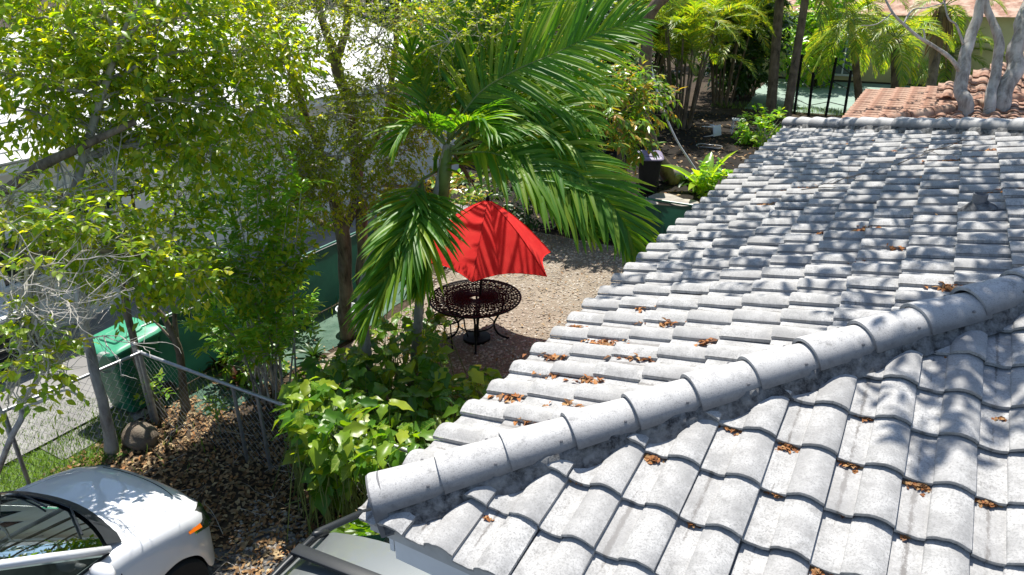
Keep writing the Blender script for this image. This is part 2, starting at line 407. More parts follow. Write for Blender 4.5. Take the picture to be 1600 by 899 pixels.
# ---- hip tiles with mortar bedding and screws
HX = .376
def hip_tile_mesh(seed, capped=False):
    rg = random.Random(seed); n = 18; vs = []; fs = []; uv = []
    L = HX+.05; ys = (0, .012, .04, L*.5, L); r0, r1 = .150, .128
    def ring(y, dr, th=0):
        out = []
        for i in range(n+1):
            a_ = PI*i/n; q = y/L; rx = (r0*(1-q)+r1*q)+dr; rz = rx*.86
            x = -math.cos(a_)*rx; z = math.sin(a_)**.9*rz; out.append((x, y, z+.014*(1-q)))
        return out
    rows = [ring(ys[0], -.004), ring(ys[1], 0), ring(ys[2], 0), ring(ys[3], 0), ring(ys[4], 0)]
    for k, r_ in enumerate(rows): vs += r_; uv += [(.143*PI*i/n, p[1]) for i, p in enumerate(r_)]
    m = len(rows); w_ = n+1
    for k in range(m-1):
        for i in range(n): fs.append((k*w_+i, k*w_+i+1, (k+1)*w_+i+1, (k+1)*w_+i))
    o = len(vs); inner = ring(0, -.026); vs += inner; uv += [(.143*PI*i/n, p[1]-.02) for i, p in enumerate(inner)]
    for i in range(n): fs.append((o+i, o+i+1, i+1, i))
    o2 = len(vs); inn2 = ring(L, -.026); vs += inn2; uv += [(.143*PI*i/n, p[1]) for i, p in enumerate(inn2)]
    for i in range(n): fs.append((o2+i, o2+i+1, o+i+1, o+i))
    if capped: fs.append(tuple(o+i for i in range(n, -1, -1)))
    return mesh_uv('hip_tile', vs, fs, uv, M['hip'])
HM = [hip_tile_mesh(s) for s in range(3)]; HC = hip_tile_mesh(9, True)
screw = MB().lathe([(.007, 0), (.007, .003), (.003, .005)], (0, 0, 0), 8); 
sc = None
def hip_line(P0, dirv, n, start, nm, fewer=False):
    """hip_ridge is a part of the house; each hip_tile its sub-part"""
    global sc
    d = dirv.normalized(); side = d.cross(Vector((0, 0, 1))).normalized(); up = side.cross(d).normalized()
    mo = MB(); rows = []; rg = random.Random(5); N = n*6
    for k in range(N+1):
        c = P0 + d*(start+.02+k*HX/6)
        row = []
        for (sx, sz) in ((-.19, -.06), (-.15, .0), (-.128, .052), (-.06, .075), (.06, .075), (.128, .052), (.15, .0), (.19, -.06)):
            nz = mnoise.noise(c*9+Vector((sx*20, 0, 0)))*.016
            row.append(c + side*(sx+nz) + up*(sz-.004+nz*.5))
        rows.append(row)
    mo.grid(rows); mo.f.append(tuple(range(8))); hip = mo.build('hip_ridge', M['mortar'], house, smooth=True)
    for k in range(n):
        c = P0 + d*(start+k*HX) + up*.022
        M4 = Matrix((( side.x, d.x, up.x), (side.y, d.y, up.y), (side.z, d.z, up.z))).to_4x4(); M4.translation = c
        M4 = M4 @ Matrix.Rotation(rng.gauss(0, .022), 4, 'Z') @ Matrix.Rotation(rng.gauss(0, .012), 4, 'X') @ Matrix.Rotation(rng.gauss(0, .03), 4, 'Y') @ Matrix.Diagonal((rng.uniform(.97, 1.03), 1, rng.uniform(.97, 1.04), 1))
        ob = bpy.data.objects.new('hip_tile', HC if (k == 0) else HM[k % 3]); COL.objects.link(ob); ob.parent = hip; ob.matrix_local = M4
        if not fewer:
            for sx in (1, -1):
                s2 = MB()
                a_ = R(32); pr_ = Vector((sx*.137*math.cos(a_), HX*.80, .137*.86*math.sin(a_)+.012)); nrm = Vector((sx*math.cos(a_), 0, math.sin(a_)))
                s2.lathe([(.009, -.004), (.009, .003), (.004, .006)], M4 @ pr_, 8, (M4.to_3x3() @ nrm).to_track_quat('Z', 'Y').to_matrix())
                s2.build('screw', M['lead'], hip)
    return hip
near_hip = hip_line(Vector((0, 0, EAVE)), Vector((1, 1, SL)), 16, .158*TW/.30-.02, 'near')
far_hip = hip_line(Vector((0, HLEN, EAVE)), Vector((1, -1, SL)), 16, .06, 'far', True)
cap = MB(); d_h = Vector((1, 1, SL)).normalized(); s_h = d_h.cross(Vector((0, 0, 1))).normalized(); u_h = s_h.cross(d_h).normalized(); st0 = .158*TW/.30-.02
rows = []
for q, k_ in ((-.012, .96), (.0, 1.0), (.06, 1.0)):
    row = []
    for i in range(19):
        a_ = PI*i/18; row.append(Vector((0, 0, EAVE))+d_h*(st0+q)+s_h*(math.cos(a_)*.146*k_)+u_h*(.034+math.sin(a_)**.9*.127*k_))
    row = [row[0]-u_h*.15]+row+[row[-1]-u_h*.15]; rows.append(row)
cap.grid(rows); cap.f.append(tuple(range(20, -1, -1))); cap.build('hip_end', M['hip'], house, smooth=40)
# ---- plumbing vent with its lead boot
Pv = None
vp = atd(1528, 318, 1)
d_ = ray(1528, 322); tt = 0
for k in range(4000):                                       # walk the ray to plane A
    p = CAM + d_*(k*.005)
    if p.z <= EAVE + p.x*SL + .03: Pv = p; break
mb = MB(); mb.lathe([(.058, -.08), (.056, .07), (.058, .11), (.051, .113), (.046, .08)], Pv, 18); 
n_ = Vector((-st_, 0, ct)); rows = []
for rr, hh in ((.15, -.03), (.12, .0), (.09, .02), (.06, .045)):
    rows.append([Pv + Vector((rr*math.cos(a_), rr*.8*math.sin(a_), (rr*math.cos(a_))*SL + hh + .012*mnoise.noise(Vector((a_*2, rr*9, 1))))) for a_ in [2*PI*i/24 for i in range(24)]])
vpo = mb.build('vent_pipe', M['lead'], house, smooth=50); mb = MB(); mb.grid(rows, True); mb.build('flashing', M['mortar'], vpo, smooth=50)
# ================================================================== ground and its coverings
def poly_sheet(name, pts, z, mat, kind='structure', sub=0, wav=0, seed=0):
    bm = bmesh.new(); vs = [bm.verts.new((p[0], p[1], z)) for p in pts]; bm.faces.new(vs)
    bmesh.ops.recalc_face_normals(bm, faces=bm.faces[:])
    me = bpy.data.meshes.new(name); bm.to_mesh(me); bm.free()
    if me.polygons[0].normal.z < 0: me.flip_normals()
    me.materials.append(mat); o = bpy.data.objects.new(name, me); COL.objects.link(o); o['kind'] = kind; return o
def wobble(pts, n=6, amp=.08, seed=0):
    rg = random.Random(seed); out = []
    for i, p in enumerate(pts):
        q = pts[(i+1) % len(pts)]
        for k in range(n):
            t = k/n; out.append((p[0]+(q[0]-p[0])*t+(rg.uniform(-amp, amp) if k else 0), p[1]+(q[1]-p[1])*t+(rg.uniform(-amp, amp) if k else 0)))
    return out
def soil_mat(name, a, b, c3, scale=14):
    t = NT(name); v = t.coord(); f = t.noise(v, scale, 8, .7); g = t.noise(v, 1.1, 4); vo = t.n('ShaderNodeTexVoronoi'); vo.inputs['Scale'].default_value = 26; t.l(v, vo.inputs['Vector'])
    c = t.ramp(f, [(.3, a), (.55, b), (.75, c3)]); c = t.mix(t.ramp(g, [(.4, 0.), (.65, .5)]), c, tuple(x*.6 for x in a))
    c = t.mix(t.math('MULTIPLY', vo.outputs['Distance'], .8), c, a); b_ = t.bsdf(c, .95, 0, .15)
    t.l(t.bump(f, .9, .03), b_.inputs['Normal']); return t.done(b_)
M['soil'] = soil_mat('garden_soil', (.035, .026, .018), (.085, .062, .042), (.16, .12, .085))
M['mulch'] = soil_mat('dark_mulch', (.012, .010, .008), (.03, .024, .018), (.07, .055, .042), 9)
M['gravel_base'] = soil_mat('gravel_bed', (.20, .165, .125), (.36, .30, .235), (.52, .46, .38), 40)
M['drive'] = soil_mat('driveway_gravel', (.10, .10, .10), (.22, .22, .215), (.36, .355, .34), 30)
M['concrete'] = plain('path_concrete', (.27, .265, .255), .9, var=.35, scale=5, bump=.4, big=(1.3, (.18, .175, .17)))
M['turf'] = plain('green_carpet', (.06, .12, .085), .95, var=.35, scale=26, bump=.8, bdist=.01, big=(2, (.10, .16, .12)))
M['court'] = plain('court_green', (.22, .30, .25), .8, var=.2, scale=2, bump=.1)
poly_sheet('ground', [(-260, -120), (260, -120), (260, 420), (-260, 420)], 0, M['soil'])
poly_sheet('back_yard_ground', wobble([(-30, 11.6), (2.5, 11.6), (2.5, 27), (-30, 27)], 6, .3, 1), .004, M['mulch'])
poly_sheet('court', wobble([(-4.6, 28.6), (8, 28.6), (8, 38), (-5.6, 38)], 4, .2, 2), .004, M['court'])
poly_sheet('gravel_patch', wobble([(-5.1, 4.4), (-3.2, 4.0), (-2.6, 3.2), (.5, 3.2), (.5, 11.3), (-5.9, 11.3), (-5.1, 7.4)], 5, .12, 3), .004, M['gravel_base'])
poly_sheet('driveway', wobble([(-2.9, 1.75), (-1.2, 1.9), (1.5, 1.2), (11, 1.2), (11, -12), (-6.8, -12), (-6.5, -1.2), (-4.6, -.6), (-3.4, .7)], 5, .12, 4), .004, M['drive'])
poly_sheet('path', [(-9.6, -8), (-6.55, -8), (-6.55, 12), (-9.6, 12)], .05, M['concrete'])
poly_sheet('path_step', [(-6.546, 1.2), (-6.05, 1.2), (-6.05, 2.4), (-6.546, 2.4)], .02, M['concrete'])
poly_sheet('green_carpet', wobble([(-6.2, 2.5), (-5.2, 2.75), (-5.15, 5.0), (-5.25, 7.4), (-6.2, 8.2)], 6, .07, 5), .012, M['turf'])
def scatter_quads(name, n, region, z, L, Wd, mat, seed, curl=.3, parent=None, thick=0, test=None, flat=.35):
    """n small bent leaves lying on the ground, one object"""
    g = np.random.default_rng(seed); P = []
    while len(P) < n:
        q = g.uniform((region[0], region[2]), (region[1], region[3]))
        if test is None or test(q[0], q[1], g): P.append(q)
    P = np.array(P); m = len(P); ang = g.uniform(0, 2*PI, m); l = g.uniform(L[0], L[1], m); wd = l*g.uniform(Wd[0], Wd[1], m)
    D = np.stack([np.cos(ang), np.sin(ang), g.normal(0, flat, m)], 1); D /= np.linalg.norm(D, axis=1)[:, None]
    Nn = np.stack([g.normal(0, flat, m), g.normal(0, flat, m), np.ones(m)], 1); Sd = np.cross(Nn, D); Sd /= np.linalg.norm(Sd, axis=1)[:, None]; Nn = np.cross(D, Sd)
    zz = z+np.abs(D[:, 2])*l*.5+g.uniform(.002, .022, m); B = np.concatenate([P, zz[:, None]], 1)
    return leaves_mesh(name, B-D*(l*.5)[:, None], D, Nn, l, wd, mat, parent, fold=curl, kind='stuff')
def leaf_arrays(B, D, N, L, Wd, fold=.25, droop=.1):
    Sd = np.cross(N, D); L_ = L[:, None]; W_ = Wd[:, None]
    v0 = B; v1 = B+D*L_*.42+Sd*W_*.5+N*W_*fold*.5; v2 = B+D*L_*.42-Sd*W_*.5+N*W_*fold*.5; v3 = B+D*L_-N*L_*droop; vm = B+D*L_*.5
    v4 = B+D*L_*.76+Sd*W_*.30+N*W_*fold*.25-N*L_*droop*.45; v5 = B+D*L_*.76-Sd*W_*.30+N*W_*fold*.25-N*L_*droop*.45
    V = np.stack([v0, v1, v2, v3, vm, v4, v5], 1).reshape(-1, 3); n = len(B); o = (np.arange(n)*7)[:, None]
    F = np.array([[0, 4, 1], [0, 2, 4], [1, 4, 5], [4, 2, 6], [4, 3, 5], [4, 6, 3]])
    F[2] = [1, 4, 5]
    return V, (o[:, None, :]+F[None]).reshape(-1, 3)
def leaves_mesh(name, B, D, N, L, Wd, mat, parent=None, fold=.25, droop=.1, kind=None, label=None, loc=None):
    V, F = leaf_arrays(B, D, N, L, Wd, fold, droop)
    return fast_mesh(name, V, F, mat, parent, kind=kind, label=label, loc=loc)
M['dry'] = leaf_mat('dry_leaf', [(.32, .12, .04), (.42, .19, .07), (.22, .08, .03), (.46, .27, .12), (.13, .055, .03), (.36, .13, .04)], .15, .7, .2, (1, .8, .5))
M['litter'] = leaf_mat('ground_litter', [(.24, .13, .06), (.40, .25, .13), (.13, .075, .04), (.50, .37, .22), (.09, .06, .035), (.36, .17, .07)], .1, .8, .2, (1, .8, .5))
def inground(x, y, g):
    if -6.6 < x < -.8 and 1.0 < y < 2.9: return True
    if x < -3.0 and y < .9 and x > -5.6: return g.random() < .4
    return g.random() < .12
scatter_quads('leaf_litter', 9000, (-6.0, .4, -.6, 4.3), .004, (.035, .085), (.4, .65), M['litter'], 21, test=inground)
scatter_quads('leaf_litter', 2600, (-10, 1.5, 11.8, 27), .004, (.07, .16), (.35, .6), M['litter'], 22)
# pebbles: small octahedral stones
def pebbles(name, n, test, region, seed, mat, sz):
    g = np.random.default_rng(seed); P = []
    while len(P) < n:
        q = g.uniform((region[0], region[2]), (region[1], region[3]))
        if test(q[0], q[1], g): P.append(q)
    P = np.array(P); m = len(P); s = g.uniform(sz[0], sz[1], m); base = np.array([(1, 0, 0), (-1, 0, 0), (0, 1, 0), (0, -1, 0), (0, 0, 1), (.6, .6, .45), (-.6, .6, .45), (-.6, -.6, .45), (.6, -.6, .45)], float)
    a = g.uniform(0, 2*PI, m); c, s_ = np.cos(a), np.sin(a); asp = g.uniform(.55, 1, m); hz = g.uniform(.4, .75, m)
    X = base[None, :, 0]*s[:, None]*(1+g.normal(0, .12, (m, 9))); Y = base[None, :, 1]*(s*asp)[:, None]*(1+g.normal(0, .12, (m, 9))); Z = base[None, :, 2]*(s*hz)[:, None]
    V = np.stack([X*c[:, None]-Y*s_[:, None]+P[:, 0:1], X*s_[:, None]+Y*c[:, None]+P[:, 1:2], Z+.004], 2).reshape(-1, 3)
    F = np.array([[0, 5, 8], [5, 4, 8], [2, 6, 5], [6, 4, 5], [1, 7, 6], [7, 4, 6], [3, 8, 7], [8, 4, 7], [0, 2, 5], [2, 1, 6], [1, 3, 7], [3, 0, 8]])
    return fast_mesh(name, V, (np.arange(m)*9)[:, None, None]+F[None], mat, kind='stuff') if False else fast_mesh(name, V, ((np.arange(m)*9)[:, None, None]+F[None]).reshape(-1, 3), mat, kind='stuff')
M['pebble'] = rand_mat('pebble', [(.54, .49, .41), (.66, .62, .54), (.42, .36, .28), (.60, .55, .46), (.34, .27, .20), (.72, .69, .62)])
M['pebble_grey'] = rand_mat('pebble_grey', [(.30, .30, .30), (.45, .45, .44), (.20, .20, .20), (.38, .36, .33), (.55, .54, .52)])
def in_gravel(x, y, g): return (x > -5.0-.0*y or y > 7.2) and not (x < -3.1 and y < 4.3)
pebbles('gravel', 15000, in_gravel, (-5.6, .3, 3.3, 11.2), 31, M['pebble'], (.012, .032))
pebbles('driveway_gravel', 3500, lambda x, y, g: x > -3.4+(1.7-y)*.4 and True, (-4.2, .6, -.2, 1.9), 32, M['pebble_grey'], (.012, .035))
# grass patch by the path
M['grass'] = leaf_mat('grass_blade', [(.14, .26, .04), (.22, .34, .06), (.10, .20, .03), (.30, .38, .09)], .4, .5)
M['lawn'] = plain('lawn_base', (.12, .20, .035), .95, var=.5, scale=20, bump=.6)
gc = at(80, 690); 
def in_lawn(x, y, g=None): return ((x-gc.x)/1.05)**2+((y-gc.y)/.95)**2 < 1+.25*mnoise.noise(Vector((x*2, y*2, 0)))
poly_sheet('lawn', [(gc.x+1.08*math.cos(a)*(1+.1*math.sin(3*a)), gc.y+.98*math.sin(a)*(1+.1*math.cos(4*a))) for a in [2*PI*i/40 for i in range(40)]], .008, M['lawn'])
def grass(name, n, test, region, seed, h, mat):
    g = np.random.default_rng(seed); P = []
    while len(P) < n:
        q = g.uniform((region[0], region[2]), (region[1], region[3]))
        if test(q[0], q[1], g): P.append(q)
    P = np.array(P); m = len(P); B = np.concatenate([P, np.zeros((m, 1))], 1); a = g.uniform(0, 2*PI, m); ln = g.uniform(.2, .9, m)
    D = np.stack([np.cos(a)*ln, np.sin(a)*ln, np.ones(m)], 1); D /= np.linalg.norm(D, axis=1)[:, None]
    Sd = np.cross(D, np.array([0, 0, 1.])); Sd /= np.linalg.norm(Sd, axis=1)[:, None]; N = np.cross(D, Sd)
    L = g.uniform(h*.5, h*1.2, m); return leaves_mesh(name, B, D, N, L, L*.12, mat, kind='stuff', droop=.25)
grass('grass', 9000, in_lawn, (gc.x-1.4, gc.x+1.4, gc.y-1.3, gc.y+1.3), 41, .075, M['grass'])
grass('weeds', 2600, lambda x, y, g: (abs(x+6.2) < .3 and 2.6 < y < 11) or (x < -4.4 and .4 < y < 2.4 and g.random() < .25) or (abs(y-29) < .8 and x > -6), (-7, 3, .3, 30), 42, .16, M['grass'])
scatter_quads('leaf_litter', 1500, (-5.6, .4, 4.0, 11.2), .02, (.03, .07), (.4, .65), M['litter'], 23)
# ================================================================== plant builders
def rand_dirs(n, g): 
    d = g.normal(0, 1, (n, 3)); return d/np.linalg.norm(d, axis=1)[:, None]
def norm(a): return a/np.maximum(np.linalg.norm(a, axis=1), 1e-9)[:, None]
def twig_leaves(P, D, k, tl, L, Wr, g, droop=.45, spread=.9):
    """k leaves alternating along a short twig from each point P in direction D -> arrays"""
    n = len(P); t = np.tile((np.arange(k)+.6)/k, (n, 1))+g.normal(0, .05, (n, k)); t = np.clip(t, 0.05, 1.05)
    base = P[:, None, :]+D[:, None, :]*(t*tl)[:, :, None]; base[:, :, 2] -= (t**2)*tl*.25
    sgn = np.tile(np.where(np.arange(k) % 2, 1., -1.), (n, 1)); up = np.array([0, 0, 1.])
    side = norm(np.cross(D, up)+1e-6)[:, None, :]*sgn[:, :, None]
    ld = D[:, None, :]*(.35+.5*t[:, :, None])+side*spread+g.normal(0, .32, (n, k, 3)); ld[:, :, 2] -= droop
    ld = norm(ld.reshape(-1, 3)); B = base.reshape(-1, 3)
    nn = np.array([0, 0, 1.])[None]+g.normal(0, .38, ld.shape); sd = norm(np.cross(nn, ld)); nn = np.cross(ld, sd)
    l = g.uniform(L[0], L[1], len(B)); return B, ld, nn, l, l*g.uniform(Wr[0], Wr[1], len(B))
def blob_twigs(blobs, g, outer=.55):
    P = []; D = []
    for (c, r, n) in blobs:
        r = np.array(r if hasattr(r, '__len__') else (r, r, r*.75), float); d = rand_dirs(n, g); q = g.random(n)**(1/3)*(1-outer)+outer*g.random(n)**.4
        P.append(np.array(c)[None]+d*r[None]*q[:, None]); dd = d+g.normal(0, .5, (n, 3)); D.append(norm(dd))
    return np.concatenate(P), np.concatenate(D)
def gnarl(a, b, n, wob, rg, rise=0.0):
    a = Vector(a); b = Vector(b); L = (b-a).length; off = Vector((0, 0, 0)); out = []
    for i in range(n+1):
        t = i/n; off += Vector((rg.gauss(0, 1), rg.gauss(0, 1), rg.gauss(0, .6)))*wob*L/n
        out.append(a.lerp(b, t)+off*(1-abs(2*t-1)**3)*1.0+Vector((0, 0, rise*L*4*t*(1-t))))
    return out
def make_tree(name, label, base, trunks, blobs, leaf, mats, seed, group=None, cat='tree', limb_r=.035, sub=5, kleaf=9, tl=.24, single=0, droop=.45, outer=.5, twig_show=.5, limbs_from=.35, spread=.9):
    """trunks: list of (world points, radius list); blobs: (centre, radii, twigs). Parts: trunk, branches, crown, leaves"""
    rg = random.Random(seed); g = np.random.default_rng(seed); T = thing(name, label, cat, base, group)
    nodes = []
    for pts, rad in trunks:
        sp = spline(pts, 5); rr = np.interp(np.linspace(0, 1, len(sp)), np.linspace(0, 1, len(rad)), rad)
        wob = [p+Vector((mnoise.noise(p*2.3), mnoise.noise(p*2.3+Vector((9, 0, 0))), 0))*r_*.7 for p, r_ in zip(sp, rr)]
        MB().tube(wob, [r_*(1+.12*mnoise.noise(p*7)) for p, r_ in zip(wob, rr)], 9).build('trunk', mats[0], T, smooth=True)
        k0 = int(len(sp)*limbs_from); nodes += [(p, r_) for p, r_ in list(zip(wob, rr))[k0:]]
    br = MB(); subs = []
    for (c, r, n) in blobs:
        c = Vector(c); best = min(nodes, key=lambda q: (q[0]-c).length + max(0, q[0].z-c.z)*1.2)
        pts = gnarl(best[0], c, 7, .22, rg, .06); r0 = min(best[1]*.7, limb_r); rm = r if not hasattr(r, '__len__') else max(r)
        br.tube(pts, [r0*(1-.6*i/7) for i in range(8)], 6)
        for k in range(sub):
            d = Vector((rg.gauss(0, 1), rg.gauss(0, 1), rg.gauss(.2, .7))).normalized(); e = c+Vector((d.x, d.y, d.z*.7))*rm*rg.uniform(.55, .95)
            s_ = pts[rg.randrange(4, 8)]; pp = gnarl(s_, e, 5, .25, rg); br.tube(pp, [r0*.42*(1-.7*i/5)+.002 for i in range(6)], 4); subs.append(pp)
    P, D = blob_twigs(blobs, g, outer)
    nodesv = np.array([tuple(p) for pp in subs for p in pp]) if subs else None
    if nodesv is not None and twig_show > 0:
        for i in range(len(P)):
            if rg.random() > twig_show: continue
            j = np.argmin(((nodesv-P[i])**2).sum(1)); q = Vector(nodesv[j]); p = Vector(P[i]); e = p+Vector(D[i])*tl*.9-Vector((0, 0, tl*.2))
            if (p-q).length > 1.1: continue
            br.tube([q, q.lerp(p, .5)+Vector((rg.gauss(0, .03), rg.gauss(0, .03), .03)), p, e], [.005, .004, .003, .0015], 3, cap=False)
    br.build('branches', mats[1], T, smooth=True, kind='stuff')
    B, ld, nn, l, wd = twig_leaves(P, D, kleaf, tl, leaf[0], leaf[1], g, droop, spread)
    if single:                                              # the leaves nearest the camera stand alone
        cp = np.array(CAM); ff = np.array(_f); z = (B-cp)@ff; px = np.array([pix(b) for b in B[:4000*3]]) if False else None
        rr_ = np.array(_r); uu = np.array(_u); X = 800+FPX*((B-cp)@rr_)/z; Y = 449.5-FPX*((B-cp)@uu)/z
        score = np.where((X > 0) & (X < 1600) & (Y > 0) & (Y < 899) & (z > .5), l/np.maximum(z, .5), -1); idx = np.argsort(-score)[:single]; mask = np.ones(len(B), bool); mask[idx] = False
        for i in idx:
            V, F = leaf_arrays(B[i:i+1]*0, ld[i:i+1], nn[i:i+1], l[i:i+1], wd[i:i+1])
            o = fast_mesh('leaf', V, F, mats[2]); o.parent = T; o.location = Vector(B[i])-ORG[T.name]
        B, ld, nn, l, wd = B[mask], ld[mask], nn[mask], l[mask], wd[mask]
    leaves_mesh('crown', B, ld, nn, l, wd, mats[2], T, kind='stuff' if single else None)
    return T
def bare_twigs(mb, a, d, L, lev, rg, r=.008):
    d = Vector(d).normalized(); pts = [Vector(a)]
    for i in range(4): d = (d+Vector((rg.gauss(0, .22), rg.gauss(0, .22), rg.gauss(.03, .18)))).normalized(); pts.append(pts[-1]+d*L/4)
    mb.tube(pts, [r, r*.85, r*.7, r*.55, r*.35], 4, cap=False)
    if lev > 0:
        for k in range(rg.choice((3, 4, 5))):
            s = pts[rg.randrange(1, 5)]; dd = (d+Vector((rg.gauss(0, .8), rg.gauss(0, .8), rg.gauss(0, .6)))).normalized()
            bare_twigs(mb, s, dd, L*rg.uniform(.45, .7), lev-1, rg, r*.55)
# ---- feather palms
def leaflet_arrays(base, d, n_, L, wd, droop, g, seg=4):
    """folded strap leaflet: seg quads on each side of its midrib"""
    up = n_; V = []; sd = d.cross(up).normalized(); up = sd.cross(d).normalized()
    p = base.copy(); dd = d.copy(); k = 0
    for i in range(seg+1):
        t = i/seg; w_ = wd*(math.sin(PI*min(1, .18+.82*t))**.7 if t < 1 else .03)*.5
        V += [p+sd*w_+up*w_*.5, p.copy(), p-sd*w_+up*w_*.5]
        dd = (dd+Vector((0, 0, -droop/seg))*(.4+1.2*t)).normalized(); p = p+dd*L/seg
        sd = dd.cross(up).normalized(); up = sd.cross(dd).normalized()
    F = []
    for i in range(seg):
        a = i*3; F += [(a, a+1, a+4, a+3), (a+1, a+2, a+5, a+4)]
    return V, F
def frond(parent, pts, npair, L, wd, mats, rg, droop=.6, lift=.35, ang=(62, 25), sep=False, name='frond', r0=.022, startt=.14, base_curve=True, hang=0.0, vee=.35, face=0.0):
    """rachis through pts; leaflets either as sub-parts (sep) or joined to one mesh"""
    sp = spline(pts, 8); m = len(sp); mb = MB(); mb.tube(sp, [r0*(1-.85*i/(m-1)) for i in range(m)], 5)
    parts = []; acc = []
    ln = [0]; 
    for i in range(1, m): ln.append(ln[-1]+(sp[i]-sp[i-1]).length)
    T = ln[-1]
    def pos(s):
        s = max(0, min(T*.9999, s)); j = max(0, next(k for k in range(m) if ln[k] > s)-1) if s < T else m-2
        q = (s-ln[j])/max(1e-6, ln[j+1]-ln[j]); return sp[j].lerp(sp[j+1], q), (sp[j+1]-sp[j]).normalized()
    for k in range(npair):
        t = startt+(1-startt)*(k+.5)/npair; p, d = pos(t*T)
        side0 = d.cross(Vector((0, 0, 1)))
        if side0.length < .15: side0 = d.cross(Vector((_f.x, _f.y, 0)))
        side0.normalize()
        if face:
            sv_ = d.cross(_f).normalized(); sv_ = sv_ if sv_.dot(side0) > 0 else -sv_; side0 = side0.lerp(sv_, face).normalized()
        up = side0.cross(d).normalized()
        if up.z < 0: up = -up
        for s in (-1, 1):
            a = R(ang[0]+(ang[1]-ang[0])*t+rg.gauss(0, 5)); le = L*(.45+.55*math.sin(PI*min(1, .12+.9*t))**.8)*rg.uniform(.88, 1.08)*(1-.35*max(0, t-.8)/.2)
            dd = (d*math.cos(a)+side0*s*math.sin(a)+up*(vee+rg.gauss(0, .08))).normalized()
            V, F = leaflet_arrays(p, dd, up, le, wd*rg.uniform(.85, 1.15)*(1-.4*max(0, t-.7)/.3), droop*rg.uniform(.7, 1.3)+hang, rg)
            acc.append((V, F))
    if sep:
        fr = mb.build(name, mats[0], parent, smooth=True)
        for V, F in acc:
            q = MB(); q.add(V, F); q.build('leaflet', mats[1], fr, smooth=True)
        return fr
    fr = mb.build(name, mats[0], parent, smooth=True)
    q = MB()
    for V, F in acc: q.add(V, F)
    q.build('leaflets', mats[1], fr, smooth=True, kind='stuff'); return fr
def ringed_trunk(parent, pts, rad, mat, n=12, ring=.11):
    sp = spline(pts, 6); m = len(sp); ln = sum((sp[i+1]-sp[i]).length for i in range(m-1)); k = max(12, int(ln/ring*2)); P = []; Rr = []
    cum = [0]
    for i in range(m-1): cum.append(cum[-1]+(sp[i+1]-sp[i]).length)
    for i in range(k+1):
        s = ln*i/k; j = min(m-2, max(0, int(np.searchsorted(cum, s))-1)); q = (s-cum[j])/max(1e-6, cum[j+1]-cum[j]); P.append(sp[j].lerp(sp[j+1], min(1, max(0, q))))
        Rr.append(float(np.interp(i/k, np.linspace(0, 1, len(rad)), rad))*(1.05 if i % 2 else .965))
    return MB().tube(P, Rr, n).build('trunk', mat, parent, smooth=True)
def arc_frond_pts(c, az, el, L, fall, n=6):
    """frond rachis leaving point c at azimuth az, elevation el, bending over"""
    d = Vector((math.sin(az)*math.cos(el), math.cos(az)*math.cos(el), math.sin(el))); p = Vector(c); out = [p.copy()]
    for i in range(n):
        p = p+d*L/n; out.append(p.copy()); d = (d+Vector((0, 0, -fall/n*(.5+i/n)))).normalized()
    return out
def feather_palm(name, label, base, top, rad, mats, seed, nf=14, L=2.4, leafL=.55, wd=.045, npair=42, group=None, els=(-.5, 1.1), fall=1.9, azr=None, ring=.11, trunk=True, droop=.9, mid=None):
    rg = random.Random(seed); T = thing(name, label, 'palm', base, group); base = Vector(base); top = Vector(top)
    if trunk: ringed_trunk(T, [base, base.lerp(top, .5)+(Vector(mid) if mid else Vector((0, 0, 0))), top], rad, mats[2], ring=ring)
    for k in range(nf):
        az = 2*PI*k/nf*2.618+rg.uniform(-.3, .3) if azr is None else rg.uniform(*azr)
        el = els[0]+(els[1]-els[0])*rg.random(); frond(T, arc_frond_pts(top, az, el, L*rg.uniform(.85, 1.1), fall*rg.uniform(.8, 1.2)), npair, leafL, wd, mats, rg, droop=droop)
    return T
def rosette(name, label, base, n, L, wd, mat, seed, cat='plant', el=(.3, 1.3), group=None, parent=None, droop=1.0, leafname='leaf'):
    rg = random.Random(seed); T = thing(name, label, cat, base, group)
    for k in range(n):
        az = 2*PI*k*.382+rg.uniform(-.2, .2); e = el[0]+(el[1]-el[0])*k/n; d = Vector((math.cos(az)*math.cos(e), math.sin(az)*math.cos(e), math.sin(e)))
        V, F = leaflet_arrays(Vector(base)+Vector((0, 0, .02)), d, Vector((0, 0, 1)) if e < 1.2 else Vector((math.cos(az), math.sin(az), .2)), L*rg.uniform(.7, 1.1), wd*rg.uniform(.8, 1.2), droop, rg, 5)
        MB().add(V, F).build(leafname, mat, T, smooth=True)
    return T
M['leaf_left'] = leaf_mat('leaf_yellow_green', [(.26, .40, .035), (.17, .32, .035), (.38, .46, .035), (.10, .22, .035), (.31, .42, .035), (.52, .50, .04), (.15, .30, .035)], .60, .32, .5, (2.0, 1.8, .22))
M['leaf_fine'] = leaf_mat('leaf_olive', [(.25, .33, .03), (.34, .38, .03), (.17, .27, .03), (.42, .42, .035), (.22, .31, .03), (.44, .37, .04)], .55, .45, .4, (1.75, 1.75, .25))
M['leaf_shrub'] = leaf_mat('leaf_shrub', [(.18, .38, .035), (.24, .44, .045), (.13, .32, .035), (.34, .48, .045), (.40, .44, .035)], .52, .3, .5, (1.8, 1.8, .35))
M['leaf_bush'] = leaf_mat('leaf_bush', [(.13, .27, .02), (.08, .20, .02), (.26, .38, .03), (.055, .16, .022), (.36, .42, .03), (.09, .22, .02), (.06, .17, .02)], .48, .36, .45, (1.8, 1.8, .3))
M['leaf_palm'] = leaf_mat('leaf_palm', [(.085, .23, .030), (.12, .28, .032), (.065, .19, .030), (.17, .32, .035), (.28, .37, .04), (.10, .25, .03)], .50, .44, .32, (1.85, 1.85, .28))
